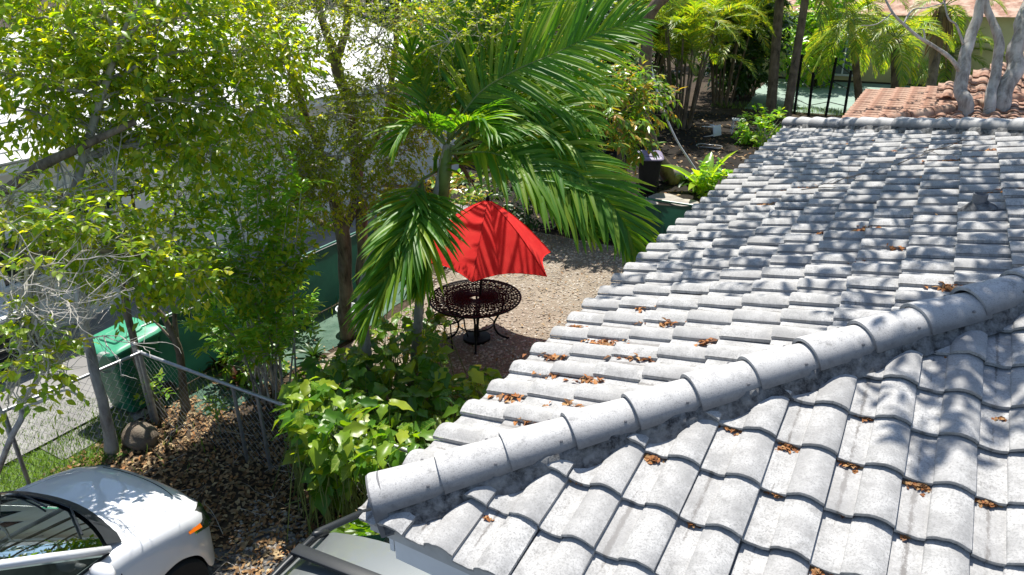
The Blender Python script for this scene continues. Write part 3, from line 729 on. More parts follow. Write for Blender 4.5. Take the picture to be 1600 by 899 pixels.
M['leaf_mango'] = leaf_mat('leaf_mango', [(.112, .263, .037), (.188, .338, .037), (.094, .225, .037), (.300, .375, .037), (.562, .281, .075), (.150, .300, .037)], .45, .3, .5, (1.7, 1.7, .35))
M['leaf_dark'] = leaf_mat('leaf_dark', [(.033, .078, .018), (.052, .111, .023), (.026, .065, .017), (.072, .130, .026)], .3, .4, .4, (1.3, 1.4, .35))
M['leaf_areca'] = leaf_mat('leaf_areca', [(.156, .293, .035), (.234, .351, .039), (.117, .234, .031), (.351, .390, .039), (.468, .429, .058)], .48, .35, .5, (1.8, 1.7, .3))
M['leaf_red'] = leaf_mat('leaf_red', [(.10, .02, .015), (.05, .03, .02), (.05, .07, .02), (.14, .05, .02), (.04, .08, .02)], .2, .4, .4, (1.4, 1., .5))
M['rachis'] = plain('palm_rachis', (.16, .22, .05), .5, var=.3, scale=9, bump=0)
M['palm_trunk'] = bark('palm_trunk', (.14, .125, .105), (.33, .31, .28), 9)
M['palm_brown'] = bark('palm_brown', (.06, .045, .03), (.20, .15, .10), 9)
M['thatch'] = leaf_mat('dead_frond', [(.24, .15, .08), (.32, .21, .11), (.17, .10, .06), (.28, .20, .12)], .2, .8, .2, (1.1, .9, .6))
# ================================================================== trees and plants of the yard
def P2(px, py, dep): return atd(px, py, dep)
# --- tree on the left with the grey spindly trunk
b1 = at(176, 706)
tr1 = [([b1, P2(160, 640, depth(b1)-.35), P2(143, 560, depth(b1)-.75), P2(131, 490, depth(b1)-1.0), P2(120, 400, 7.6), P2(118, 300, 7.4), P2(150, 180, 7.3), P2(190, 60, 7.2)], [.085, .062, .055, .05, .045, .045, .04, .03])]
def B_(px, py, dep, r, n): return (P2(px, py, dep), r, n)
blobs1 = [B_(40, 40, 7.4, .75, 144), B_(135, 30, 7.8, .8, 150), B_(235, 60, 7.6, .75, 150), B_(330, 40, 8.2, .8, 150), B_(400, 90, 8.4, .65, 105), B_(60, 130, 7.2, .7, 144), B_(150, 130, 7.5, .75, 150),
    B_(250, 150, 7.8, .7, 144), B_(340, 160, 8.0, .65, 122), B_(70, 185, 7.3, .5, 26), B_(165, 205, 7.6, .6, 36), B_(255, 225, 7.8, .5, 33), B_(330, 235, 7.9, .5, 33), B_(120, -60, 7.2, .8, 91), B_(300, -60, 7.8, .8, 91)]
make_tree('broadleaf_tree', 'spindly grey trunked tree with yellow green leaves beside the green wheelie bin', b1, tr1, blobs1, ((.075, .125), (.42, .58)), (M['bark_grey'], M['bark_grey'], M['leaf_left']), 101, kleaf=10, tl=.30, single=300, limb_r=.032, droop=.55)
# --- neighbour tree reaching in from the left with drooping lower branches
b0 = Vector((-8.2, .2, 0))
tr0 = [([b0, b0+Vector((.1, .1, 1.6)), P2(-60, 330, 7.4), P2(0, 302, 7.2), P2(60, 262, 7.1), P2(130, 228, 7.1), P2(215, 190, 7.2)], [.13, .11, .075, .055, .05, .042, .03]),
       ([P2(-60, 330, 7.4), P2(-20, 380, 6.8), P2(40, 400, 6.4), P2(110, 390, 6.5), P2(230, 400, 6.9)], [.05, .04, .032, .026, .018])]
blobs0 = [B_(45, 350, 6.5, (.42, .4, .22), 57), B_(120, 335, 6.6, (.42, .4, .2), 54), B_(170, 385, 6.8, (.42, .4, .22), 60), B_(230, 395, 7.0, (.36, .4, .2), 57), B_(285, 425, 7.1, (.32, .3, .2), 48), B_(195, 435, 6.9, (.3, .3, .2), 38),
    B_(60, 410, 6.3, (.3, .3, .2), 14), B_(30, 545, 6.0, (.22, .25, .16), 27), B_(70, 570, 6.0, (.2, .22, .14), 19), B_(20, 300, 6.6, .3, 22), B_(60, 480, 6.2, (.2, .2, .22), 9), B_(15, 620, 6.0, (.15, .15, .15), 9)]
T0 = make_tree('overhanging_tree', 'leaning tree whose thin half bare branches reach in over the concrete path', b0, tr0, blobs0, ((.07, .115), (.45, .6)), (M['bark'], M['twig'], M['leaf_left']), 102, kleaf=8, tl=.26, limb_r=.022, droop=.5, twig_show=.8)
tw = MB(); rgt = random.Random(77)
for px, py, dp, dx, dy, n, L in ((130, 500, 7.55, .3, 1., 3, .8), (128, 520, 7.5, -.6, 1, 3, .7), (40, 560, 6.1, .2, 1, 3, .6), (90, 560, 6.3, .5, .8, 3, .6), (60, 470, 6.2, .4, .6, 3, .5), (20, 640, 6.2, .5, .8, 3, .55), (100, 420, 6.4, -.3, -.8, 2, .5), (10, 500, 6.1, .6, .5, 3, .5), (180, 300, 7.3, -.2, .8, 3, .5), (90, 250, 7.2, .4, -.8, 2, .5), (0, 430, 6.3, .9, .1, 3, .6), (60, 300, 7.1, .7, -.3, 3, .6)):
    for k in range(3): bare_twigs(tw, P2(px, py, dp), _r*dx+_u*dy+Vector((rgt.gauss(0, .3), rgt.gauss(0, .3), 0)), L*1.1, n-1, rgt, .011)
tw.build('bare_twigs', M['twig'], T0, kind='stuff')
# crooked bare branch at the lower left corner
lb = at(-15, 770)
LT = thing('bare_sapling', 'crooked pale leafless sapling at the left edge behind the white car', 'sapling', lb)
mb = MB(); mb.tube(spline([lb, P2(15, 690, 7.2), P2(35, 650, 7.0), P2(30, 628, 6.9), P2(55, 600, 6.8), P2(75, 560, 6.6), P2(95, 500, 6.5)], 4), [.03]*10+[.022]*9+[.012]*6, 7); mb.build('trunk', M['bark_grey'], LT, smooth=True)
mb = MB(); mb.tube(spline([P2(30, 640, 6.95), P2(70, 625, 6.9), P2(105, 610, 6.8), P2(140, 632, 6.9)], 4), [.018]*5+[.012]*8, 6); mb.tube(spline([P2(18, 690, 7.2), P2(0, 640, 7.0), P2(-20, 610, 6.9)], 4), .018, 6)
for px, py in ((60, 600), (75, 560), (100, 608), (40, 640), (90, 520)): bare_twigs(mb, P2(px, py, 6.8), _u+_r*rgt.uniform(-1, 1), .5, 2, rgt, .007)
mb.build('branches', M['twig'], LT, smooth=True, kind='stuff')
mb = MB()
# --- second thin tree by the fence post and the forked one behind the fence
b2 = at(243, 655) + Vector((.05, .12, 0)); d2 = depth(b2)
make_tree('slender_tree', 'slender dark leaning tree beside the fence corner post', b2, [([b2, P2(225, 590, d2-.25), P2(208, 530, d2-.5), P2(193, 465, d2-.75), P2(180, 380, d2-1.0), P2(150, 280, d2-1.2)], [.055, .05, .046, .042, .034, .02])],
    [B_(190, 330, 8.2, .4, 24), B_(150, 270, 8.0, .4, 24), B_(225, 300, 8.2, .35, 17)], ((.07, .11), (.42, .56)), (M['bark'], M['bark'], M['leaf_left']), 103, limb_r=.018, sub=3)
b3 = at(292, 640); d3 = depth(b3)
make_tree('forked_tree', 'forked pale stemmed tree between the wheelie bin and the shrubs', b3, [([b3, P2(285, 590, d3-.2), P2(277, 540, d3-.4), P2(258, 500, d3-.55), P2(236, 470, d3-.7), P2(225, 400, d3-.9), P2(205, 300, d3-1.1)], [.07, .05, .045, .036, .03, .022, .014]),
    ([P2(277, 540, d3-.4), P2(270, 480, d3-.5), P2(262, 420, d3-.7), P2(275, 330, d3-1)], [.034, .028, .022, .014]), ([P2(280, 545, d3-.4), P2(250, 510, d3-.5), P2(215, 480, d3-.5)], [.02, .015, .009])],
    [B_(280, 300, 8.6, .45, 36), B_(220, 280, 8.4, .4, 27), B_(300, 360, 8.7, .35, 23), B_(250, 350, 8.5, .3, 16), B_(330, 440, 8.7, .32, 40), B_(400, 430, 8.9, .32, 40), B_(300, 420, 8.6, .3, 30), B_(440, 400, 9.0, .3, 34)], ((.07, .11), (.42, .56)), (M['bark'], M['twig'], M['leaf_left']), 104, limb_r=.016, sub=3)
# --- many stemmed shrub
bs = at(425, 622); ds = depth(bs); rgs = random.Random(8)
SH = thing('cane_shrub', 'tall many caned shrub with glossy green leaves behind the chain link fence', 'shrub', bs)
tips = []
ends = [(300, 330), (330, 300), (352, 250), (385, 262), (402, 300), (425, 330), (455, 280), (470, 350), (440, 400), (318, 400), (365, 350), (340, 440), (400, 430), (460, 430), (300, 270), (420, 250), (288, 460), (375, 420), (345, 500), (430, 480), (395, 520), (470, 300), (310, 510), (365, 300), (440, 350), (455, 500)]
for i, (ex, ey) in enumerate(ends):
    s0 = bs+Vector((rgs.uniform(-.22, .25), rgs.uniform(-.2, .25), 0)); e = P2(ex, ey, ds-1.25+rgs.uniform(-.35, .35)); mid = s0.lerp(e, .5)+Vector((rgs.uniform(-.06, .06), rgs.uniform(-.06, .06), .18))
    sp = spline([s0, mid, e], 6); MB().tube(sp, [.016*(1-.75*k/(len(sp)-1)) for k in range(len(sp))], 6).build('stem', M['twig'] if i % 3 else M['bark_grey'], SH, smooth=True)
    for q in (len(sp)-1, len(sp)-2, len(sp)-3, len(sp)-4, len(sp)-6, len(sp)-8):
        tips.append((sp[q], (sp[q]-sp[q-1]).normalized()))
        for _ in range(2): tips.append((sp[q]+Vector((rgs.gauss(0, .14), rgs.gauss(0, .14), rgs.gauss(0, .1))), Vector((rgs.gauss(0, 1), rgs.gauss(0, 1), .6)).normalized()))
gs = np.random.default_rng(9); Pt = np.array([tuple(a) for a, b in tips]); Dt = np.array([tuple(b) for a, b in tips])
B, ld, nn, l, wd = twig_leaves(Pt, Dt, 12, .20, (.09, .16), (.26, .38), gs, .2, .9); leaves_mesh('foliage', B, ld, nn, l, wd, M['leaf_shrub'], SH)
# --- central tree with fine olive leaves
b4 = at(540, 528); d4 = depth(b4)
tr4 = [([b4, P2(537, 480, d4-.25), P2(540, 420, d4-.55), P2(534, 360, d4-.85), P2(500, 240, d4-1.3), P2(470, 160, d4-1.5), P2(440, 60, d4-1.7), P2(420, -60, d4-1.8)], [.125, .105, .105, .11, .065, .055, .045, .03]),
       ([P2(536, 362, d4-.85), P2(558, 300, d4-1.1), P2(556, 230, d4-1.3), P2(548, 170, d4-1.4), P2(527, 95, d4-1.5), P2(508, 45, d4-1.6), P2(487, -20, d4-1.7)], [.07, .09, .09, .09, .082, .055, .05]),
       ([b4+Vector((.30, .12, 0)), P2(566, 470, d4-.3), P2(566, 380, d4-.75), P2(560, 300, d4-1.1)], [.09, .085, .085, .09]),
       ([P2(527, 95, d4-1.5), P2(537, 60, d4-1.5), P2(546, -20, d4-1.6)], [.07, .058, .05]),
       ([P2(556, 262, d4-1.2), P2(580, 230, d4-1.3), P2(605, 180, d4-1.4), P2(625, 130, d4-1.5), P2(650, 100, d4-1.6), P2(700, 60, d4-1.7)], [.065, .055, .048, .04, .032, .02]),
       ([P2(605, 180, d4-1.4), P2(612, 120, d4-1.3), P2(620, 50, d4-1.4), P2(622, -20, d4-1.5)], [.05, .045, .042, .034]),
       ([P2(535, 360, d4-.85), P2(495, 345, d4-.95), P2(465, 318, d4-1.1), P2(450, 300, d4-1.2)], [.065, .05, .042, .03])]
blobs4 = [B_(630, 240, 9.8, .42, 70), B_(665, 200, 9.9, .4, 60), B_(600, 290, 9.8, .38, 55), B_(640, 300, 9.9, .32, 40), B_(560, 150, 9.6, .4, 40), B_(440, 90, 9.3, .6, 184), B_(500, 20, 9.6, .55, 122), B_(430, 200, 9.3, .55, 184), B_(455, 270, 9.4, .5, 153), B_(520, 250, 9.3, .45, 122), B_(580, 60, 9.4, .6, 95), B_(650, 60, 9.6, .7, 134), B_(590, 140, 9.5, .5, 142), B_(660, 150, 9.6, .5, 89), B_(720, 60, 9.4, .7, 123), B_(780, 50, 9.4, .55, 78), B_(720, 130, 9.5, .45, 67), B_(540, 185, 9.2, .4, 91), B_(600, 230, 9.5, .45, 67), B_(500, 310, 9.5, .4, 91), B_(420, 330, 9.6, .4, 91), B_(570, 310, 9.6, .3, 51), B_(690, -50, 9.2, .8, 78), B_(520, -80, 9.4, .9, 163), B_(400, 20, 9.2, .6, 142)]
make_tree('fine_leaved_tree', 'forked dark trunked tree with fine olive yellow leaves left of the red umbrella', b4, tr4, blobs4, ((.040, .072), (.40, .55)), (M['bark'], M['twig'], M['leaf_fine']), 105, kleaf=15, tl=.26, sub=6, limb_r=.03, droop=.35, twig_show=.75, spread=.8)
pb = at(536, 540)+Vector((.12, .02, 0))
# white bucket behind the trunk
BK = thing('white_bucket', 'white plastic bucket standing behind the dark tree trunk', 'bucket', at(538, 528)+Vector((-.1, .25, 0)))
o_ = ORG[BK.name]; MB().lathe([(.15, 0), (.185, .38), (.195, .385), (.195, .41), (.178, .41), (.145, .02)], o_, 24).build('tub', M['fascia'], BK, smooth=40)
mb = MB(); mb.tube([o_+Vector((.19*math.cos(a), .05+.19*math.sin(a)*.3, .40-.12*math.sin(a))) for a in [PI*i/12 for i in range(13)]], .006, 6); mb.build('handle', M['lead'], BK, smooth=True)
# --- the two thin palms with big arching fronds
pr = random.Random(21)
pA = at(582, 640); pB = at(645, 612); dA, dB = depth(pA), depth(pB)
PA = thing('garden_palm', 'thin grey ringed palm with one great frond hanging down its left side', 'palm', pA, 'palms beside the red umbrella')
cA = P2(655, 285, 9.25); cB = P2(700, 225, 9.15)
ringed_trunk(PA, [pA, P2(573, 560, dA-.4), P2(566, 470, dA-.75), P2(590, 380, 9.3), cA], [.085, .075, .07, .07, .06], M['palm_trunk'])
PB = thing('garden_palm', 'thin grey ringed palm whose fronds arch right toward the tiled eave', 'palm', pB, 'palms beside the red umbrella')
ringed_trunk(PB, [pB, P2(652, 520, dB-.4), P2(660, 430, dB-.75), P2(680, 320, 9.4), cB], [.072, .064, .06, .06, .055], M['palm_trunk'])
def FR(par, path, npair, L, wd, **k): frond(par, [P2(*q) for q in path], npair, L, wd, (M['rachis'], M['leaf_palm']), pr, sep=True, **k)
U = dict(droop=.38, vee=.15, face=.75)
FR(PB, [(700, 215, 9.15), (745, 150, 9.1), (800, 113, 9.0), (867, 84, 8.9), (940, 50, 8.8), (1003, 30, 8.75)], 58, .98, .056, ang=(68, 30), **U)
FR(PB, [(705, 215, 9.2), (740, 140, 9.4), (780, 60, 9.5), (830, -5, 9.5), (900, -60, 9.4)], 54, .98, .054, ang=(66, 28), **U)
FR(PB, [(700, 215, 9.2), (705, 140, 9.5), (722, 60, 9.6), (752, -20, 9.6), (790, -80, 9.6)], 46, .90, .052, ang=(62, 26), **U)
FR(PB, [(705, 218, 9.2), (760, 165, 9.5), (830, 130, 9.6), (900, 125, 9.6), (960, 150, 9.5)], 50, .80, .052, droop=.6, ang=(64, 26), face=.6, vee=.2)
FR(PB, [(710, 225, 9.1), (770, 168, 9.2), (830, 158, 9.1), (890, 170, 9.0), (935, 198, 8.95)], 48, .76, .050, droop=.7, ang=(60, 25), face=.5, vee=.2)
FR(PB, [(710, 235, 9.1), (790, 212, 8.9), (860, 240, 8.8), (925, 290, 8.7), (972, 345, 8.65), (996, 400, 8.7)], 62, .90, .066, droop=.5, ang=(64, 24), vee=.15, face=.55)
FR(PB, [(705, 240, 9.0), (770, 240, 8.7), (830, 270, 8.6), (885, 315, 8.55), (930, 368, 8.6)], 54, .80, .060, droop=.6, ang=(60, 22), face=.5, vee=.2)
FR(PB, [(705, 235, 9.1), (760, 200, 9.0), (820, 190, 9.0), (880, 215, 8.9), (915, 255, 8.9)], 48, .74, .054, droop=.7, ang=(60, 24), face=.4)
FR(PB, [(695, 225, 9.1), (660, 195, 8.9), (640, 200, 8.8), (620, 230, 8.75)], 36, .66, .048, droop=.7, ang=(60, 18))
FR(PB, [(695, 225, 9.2), (670, 160, 9.3), (650, 110, 9.3), (640, 60, 9.2)], 36, .66, .048, droop=.5, ang=(60, 22))
frond(PB, [cB, Vector((-3.2, 6.9, 4.9)), Vector((-3.9, 7.7, 5.0)), Vector((-4.5, 8.5, 4.5))], 44, .75, .05, (M['rachis'], M['leaf_palm']), pr, sep=True, droop=.7, ang=(60, 24))
frond(PB, [cB, Vector((-3.0, 6.9, 5.3)), Vector((-3.3, 7.9, 5.8)), Vector((-3.5, 9.0, 5.5))], 44, .75, .05, (M['rachis'], M['leaf_palm']), pr, sep=True, droop=.7, ang=(60, 24))
FR(PA, [(660, 285, 9.2), (655, 330, 8.7), (640, 375, 8.45), (612, 430, 8.4), (585, 480, 8.4), (570, 520, 8.45)], 60, .84, .056, droop=.4, ang=(46, 16), vee=.2)
FR(PA, [(660, 288, 9.2), (668, 320, 8.8), (672, 360, 8.6), (665, 410, 8.6), (655, 455, 8.65)], 48, .70, .052, droop=.5, ang=(46, 16), vee=.2)
FR(PA, [(660, 280, 9.3), (710, 255, 9.4), (750, 255, 9.4), (780, 275, 9.4)], 40, .66, .052, droop=.8, ang=(55, 20))
FR(PA, [(660, 280, 9.2), (640, 310, 8.9), (615, 370, 8.6), (600, 430, 8.55)], 40, .66, .05, droop=.6, ang=(50, 18))
MB().tube([cB-Vector((.06, .1, .75)), cB-Vector((.03, .05, .35)), cB], [.075, .085, .05], 10).build('crownshaft', M['rachis'], PB, smooth=True)
MB().tube([cA+Vector((-.08, 0, -.6)), cA+Vector((-.03, 0, -.3)), cA], [.075, .085, .05], 10).build('crownshaft', M['rachis'], PA, smooth=True)
FR(PB, [(700, 220, 9.1), (720, 195, 8.8), (750, 190, 8.6), (780, 215, 8.4)], 36, .6, .05, droop=.7, ang=(58, 22))
rgd = random.Random(3)
for k in range(7):                                           # dead leaf sheaths hanging under the crowns
    c_ = (cA, cB)[k % 2]; a = rgd.uniform(0, 2*PI); V, F = leaflet_arrays(c_+Vector((.05*math.cos(a), .05*math.sin(a), -.1)), Vector((math.cos(a)*.6, math.sin(a)*.6, -.7)).normalized(), Vector((math.cos(a), math.sin(a), .6)), rgd.uniform(.35, .7), .06, .5, rgd, 4); MB().add(V, F).build('dead_sheath', M['thatch'], (PA, PB)[k % 2], smooth=True)
# --- big leaved vine bush spilling over the fence
leafshape = [(0, .0), (-.06, .12), (.02, .22), (.14, .25), (.26, .22), (.38, .27), (.50, .33), (.58, .34), (.66, .25), (.76, .17), (.88, .08), (1.0, 0)]
def bush_vein_mat():
    m_ = M['leaf_bush'].copy(); m_.name = 'leaf_bush_veined'; nt_ = m_.node_tree; b_ = next(n for n in nt_.nodes if n.type == 'BSDF_PRINCIPLED'); src = b_.inputs['Base Color'].links[0].from_socket
    tc_ = nt_.nodes.new('ShaderNodeTexCoord'); sp_ = nt_.nodes.new('ShaderNodeSeparateXYZ'); nt_.links.new(tc_.outputs['Object'], sp_.inputs[0])
    def mt(op, a, b=0.):
        n = nt_.nodes.new('ShaderNodeMath'); n.operation = op
        for i_, v in enumerate((a, b)):
            if hasattr(v, 'is_output'): nt_.links.new(v, n.inputs[i_])
            else: n.inputs[i_].default_value = v
        return n.outputs[0]
    ay = mt('ABSOLUTE', sp_.outputs[1]); mid = mt('LESS_THAN', ay, .014); side = mt('LESS_THAN', mt('ABSOLUTE', mt('SUBTRACT', mt('FRACT', mt('MULTIPLY', mt('SUBTRACT', sp_.outputs[0], mt('MULTIPLY', ay, .7)), 5.5)), .5)), .045)
    mx_ = nt_.nodes.new('ShaderNodeMix'); mx_.data_type = 'RGBA'; nt_.links.new(mt('MULTIPLY', mt('MAXIMUM', mid, side), .55), mx_.inputs[0]); nt_.links.new(src, mx_.inputs[6]); mx_.inputs[7].default_value = (.45, .50, .12, 1)
    for l in list(nt_.links):
        if l.from_socket == src and l.to_node != mx_: ts = l.to_socket; nt_.links.remove(l); nt_.links.new(mx_.outputs[2], ts)
    return m_
M['leaf_vein'] = bush_vein_mat()
def big_leaf_mesh(seed, L=1.0):
    rg_ = random.Random(seed); vs = []; fs = []; n = len(leafshape); cup = rg_.uniform(.15, .5); dr = rg_.uniform(.15, .6); tw_ = rg_.uniform(-.35, .35); ws = rg_.uniform(.85, 1.15)
    for i, (x, y) in enumerate(leafshape):
        y *= ws*rg_.uniform(.93, 1.07)
        for q in (1, .5, 0, -.5, -1):
            yy = y*q; z = -dr*x*abs(x)*.8+cup*abs(yy)**1.2-(.02 if q == 0 else 0)+.02*math.sin(x*13+seed)*abs(q)+tw_*x*yy; vs.append((x, yy, z))
    for i in range(n-1):
        for q in range(4): a = i*5+q; fs.append((a, a+1, a+6, a+5))
    me = bpy.data.meshes.new('leaf'); me.from_pydata(vs, [], fs); me.materials.append(M['leaf_vein']); me.polygons.foreach_set('use_smooth', [True]*len(me.polygons)); return me, vs, fs
BL = [big_leaf_mesh(s) for s in range(9)]
bb = at(560, 700)
BU = thing('vine_bush', 'sprawling bush of big yellow green pointed leaves spilling over the wire fence beside the eave', 'bush', bb)
poly = [(436, 640), (450, 590), (500, 560), (545, 545), (600, 500), (660, 475), (700, 490), (690, 540), (700, 590), (760, 570), (775, 590), (745, 635), (700, 660), (665, 690), (630, 705), (600, 730), (560, 750), (520, 775), (495, 770), (478, 720), (455, 690)]
def inpoly(x, y, pl):
    c = False; j = len(pl)-1
    for i in range(len(pl)):
        if (pl[i][1] > y) != (pl[j][1] > y) and x < (pl[j][0]-pl[i][0])*(y-pl[i][1])/(pl[j][1]-pl[i][1])+pl[i][0]: c = not c
        j = i
    return c
rgb = random.Random(31); kk = 0; c0y = at(240, 658).y; bv = []; bf = []; stems = MB()
while kk < 1150:
    x, y = rgb.uniform(435, 780), rgb.uniform(470, 780)
    if not inpoly(x, y, poly): continue
    if rgb.random() < .2 and x > 600 and y > 620: continue
    h = rgb.uniform(.08, .95) if y > 580 else rgb.uniform(.35, 1.15); p = at(x, y, h)
    if y > 585 and x < 650 and rgb.random() < .7:
        q_ = atY(x, y, c0y-rgb.uniform(.03, .5)+(.0 if y > 640 else .3))
        if .08 < q_.z < 1.45: p = q_; h = q_.z
    s = rgb.uniform(.15, .27) if rgb.random() < .75 else rgb.uniform(.1, .15)
    if y < 560: s *= .85
    nn_ = (Vector((rgb.gauss(0, .38), rgb.gauss(-.1, .38), 1))).normalized(); a = rgb.uniform(0, 2*PI); dx = Vector((math.cos(a)+.3*_r.x, math.sin(a)-.5, -.25)); dx = (dx-nn_*dx.dot(nn_)).normalized(); sd = nn_.cross(dx)
    Mx = Matrix(((dx.x*s, sd.x*s, nn_.x*s), (dx.y*s, sd.y*s, nn_.y*s), (dx.z*s, sd.z*s, nn_.z*s))).to_4x4(); Mx.translation = p
    me, vs, fs = BL[rgb.randrange(9)]
    if kk < 300 and h > .2:
        o = bpy.data.objects.new('leaf', me); COL.objects.link(o); o.parent = BU; Mx.translation = p-ORG[BU.name]; o.matrix_local = Mx
    else:
        q = len(bv); bv += [tuple(Mx @ Vector(v)) for v in vs]; bf += [tuple(i+q for i in f) for f in fs]
    if rgb.random() < .5:
        q = Vector((p.x+rgb.gauss(0, .12), p.y+rgb.gauss(0, .12), 0)); stems.tube([q, q.lerp(p, .6)+Vector((rgb.gauss(0, .05), rgb.gauss(0, .05), .05)), p], [.008, .006, .004], 4, cap=False)
    kk += 1
mb = MB(); mb.add(bv, bf); mb.build('leaf', M['leaf_bush'], BU, smooth=True, kind='stuff'); stems.build('stem', M['rachis'], BU, kind='stuff')
# --- small border plants
for i, (px, py, n, L, wd, mt, lab) in enumerate([(345, 575, 16, .42, .07, 'leaf_red', 'dark red croton left of the caned shrub'), (372, 598, 14, .38, .07, 'leaf_red', 'dull red and green croton right behind the chain link rail'), (318, 540, 14, .40, .08, 'leaf_shrub', 'green rosette plant behind the forked tree'),
    (330, 500, 14, .42, .05, 'leaf_dark', 'dark strap leaved plant against the green screen'), (490, 560, 14, .40, .06, 'leaf_dark', 'dark leafy plant left of the white bucket'), (470, 500, 12, .35, .05, 'leaf_dark', 'low dark plant at the foot of the green screen'), (505, 590, 12, .42, .04, 'leaf_bush', 'pale feathery plant in front of the tree trunk')]):
    rosette('border_plant', lab, at(px, py), n, L, wd, M[mt], 200+i)
for i, (px, py, h) in enumerate([(258, 612, .35), (345, 640, .3)]):
    b = at(px, py+40); T = thing('weed_sprig', ['bright green sprig growing through the fence beside its corner post', 'small green sprig hanging on the fence rail'][i], 'weed', b); g_ = np.random.default_rng(50+i)
    tp = np.array([tuple(b+Vector((g_.normal(0, .06), g_.normal(0, .06), g_.uniform(.25, .6)))) for _ in range(9)]); D = norm(g_.normal(0, .6, (9, 3))+np.array([0, 0, .8]))
    leaves_mesh('leaves', *twig_leaves(tp, D, 6, .14, (.08, .13), (.3, .42), g_, .3), M['leaf_shrub'], T)
    mb = MB(); mb.tube([b, b+Vector((.02, .0, .3)), b+Vector((.0, .03, .6))], [.008, .006, .004], 5); mb.build('stem', M['rachis'], T)
# ================================================================== fences, bin, table, umbrella
M['galv'] = plain('galvanised_steel', (.42, .43, .44), .45, metal=.7, var=.3, scale=14, bump=.1)
M['wire'] = plain('fence_wire', (.30, .31, .31), .5, metal=.6, var=.3, scale=20, bump=0)
def screen_mat():
    t = NT('green_screen'); v = t.coord(); f = t.noise(v, 60, 3); g = t.noise(v, 2.5, 4)
    c = t.mix(t.ramp(g, [(.38, 0.), (.65, 1.)]), (.010, .045, .032), (.022, .085, .058)); b = t.bsdf(c, .6, 0, .4)
    tr = t.n('ShaderNodeBsdfTranslucent'); tr.inputs[0].default_value = (.02, .11, .07, 1); mx = t.n('ShaderNodeMixShader'); mx.inputs[0].default_value = .22
    t.l(t.bump(f, .3, .004), b.inputs['Normal']); t.l(b.outputs[0], mx.inputs[1]); t.l(tr.outputs[0], mx.inputs[2]); return t.done(mx)
M['screen'] = screen_mat()
M['green_pipe'] = plain('green_pipe', (.03, .16, .11), .4, var=.2, scale=10, bump=0)
def wire_mesh(P0, P1, h, parent, a=.052, r=.0026, z0=.03):
    P0 = Vector(P0); P1 = Vector(P1); d = (P1-P0); L = d.length; d.normalize(); n = d.cross(Vector((0, 0, 1))); k = int(L/a); m = int((h-z0)/a); mb = MB()
    for i in range(k):
        pts = []
        for j in range(m+1):
            s = (i+((j+i) % 2))*a; s = min(max(s, 0), L); pts.append(P0+d*s+n*(r*1.3*(1 if j % 2 else -1))+Vector((0, 0, z0+j*a+(P0.z))))
        mb.tube(pts, r, 3, cap=False)
    return mb.build('wire_mesh', M['wire'], parent, kind='stuff')
def pipe(name, pts, r, mat, parent, n=10): return MB().tube(pts, r, n).build(name, mat, parent, smooth=40)
H1 = 1.06
c0 = at(240, 658); e0 = at(640, 706, H1); c1 = Vector((e0.x+.3, c0.y+(e0.y-c0.y)*1.07, 0)); 
CF = thing('chain_link_fence', 'grey chain link fence with a galvanised top rail running to the house corner', 'fence', c0, 'chain link fence runs')
Z = Vector((0, 0, 1))
pipe('rail', [c0+Z*H1, c1+Z*H1], .022, M['galv'], CF)
pipe('corner_post', [c0, c0+Z*(H1+.07)], .034, M['galv'], CF)
MB().lathe([(.04, 0), (.038, .03), (.012, .055)], c0+Z*(H1+.07), 12).build('post_cap', M['galv'], CF, smooth=True)
for px, py in ((386, 722), (417, 742)):
    q = at(px, py); t_ = max(0, min(1, (q-c0).dot(c1-c0)/(c1-c0).length_squared)); q = c0.lerp(c1, t_); pipe('post', [q+Z*0, q+Z*(H1-.01)], .021, M['galv'], CF)
q = c0.lerp(c1, .97); pipe('post', [q, q+Z*(H1-.01)], .021, M['galv'], CF)
wire_mesh(c0, c1, H1, CF)
CG = thing('chain_link_fence', 'chain link fence with a pale top rail in front of the green wheelie bin', 'fence', c0+Vector((-.12, -.02, 0)), 'chain link fence runs')
r0_ = at(222, 550, H1); r1_ = at(0, 645, H1); dirg = (r1_-r0_); dirg.z = 0; g1 = Vector((r0_.x, r0_.y, 0))+dirg*1.25
g0 = Vector((r0_.x, r0_.y, 0))
pipe('rail', [g0+Z*H1, g1+Z*H1], .021, M['galv'], CG); pipe('post', [g0+dirg*.02, g0+dirg*.02+Z*(H1-.02)], .028, M['galv'], CG); pipe('post', [g0+dirg*.98, g0+dirg*.98+Z*(H1-.02)], .024, M['galv'], CG)
wire_mesh(g0, g1, H1, CG)
# rolled wire hanging at the end of the rail
RW = thing('wire_coil', 'loose coil of thin wire hung on the rail end in front of the green bin', 'wire', at(163, 560, 1.0))
o_ = ORG[RW.name]; mb = MB()
for k in range(5): mb.tube([o_+Vector((.02*k-.04+.01*math.sin(a*3), .12*math.cos(a), .13*math.sin(a)-.06)) for a in [2*PI*i/18 for i in range(19)]], .0035, 4, cap=False)
mb.build('coil', M['galv'], RW, kind='stuff')
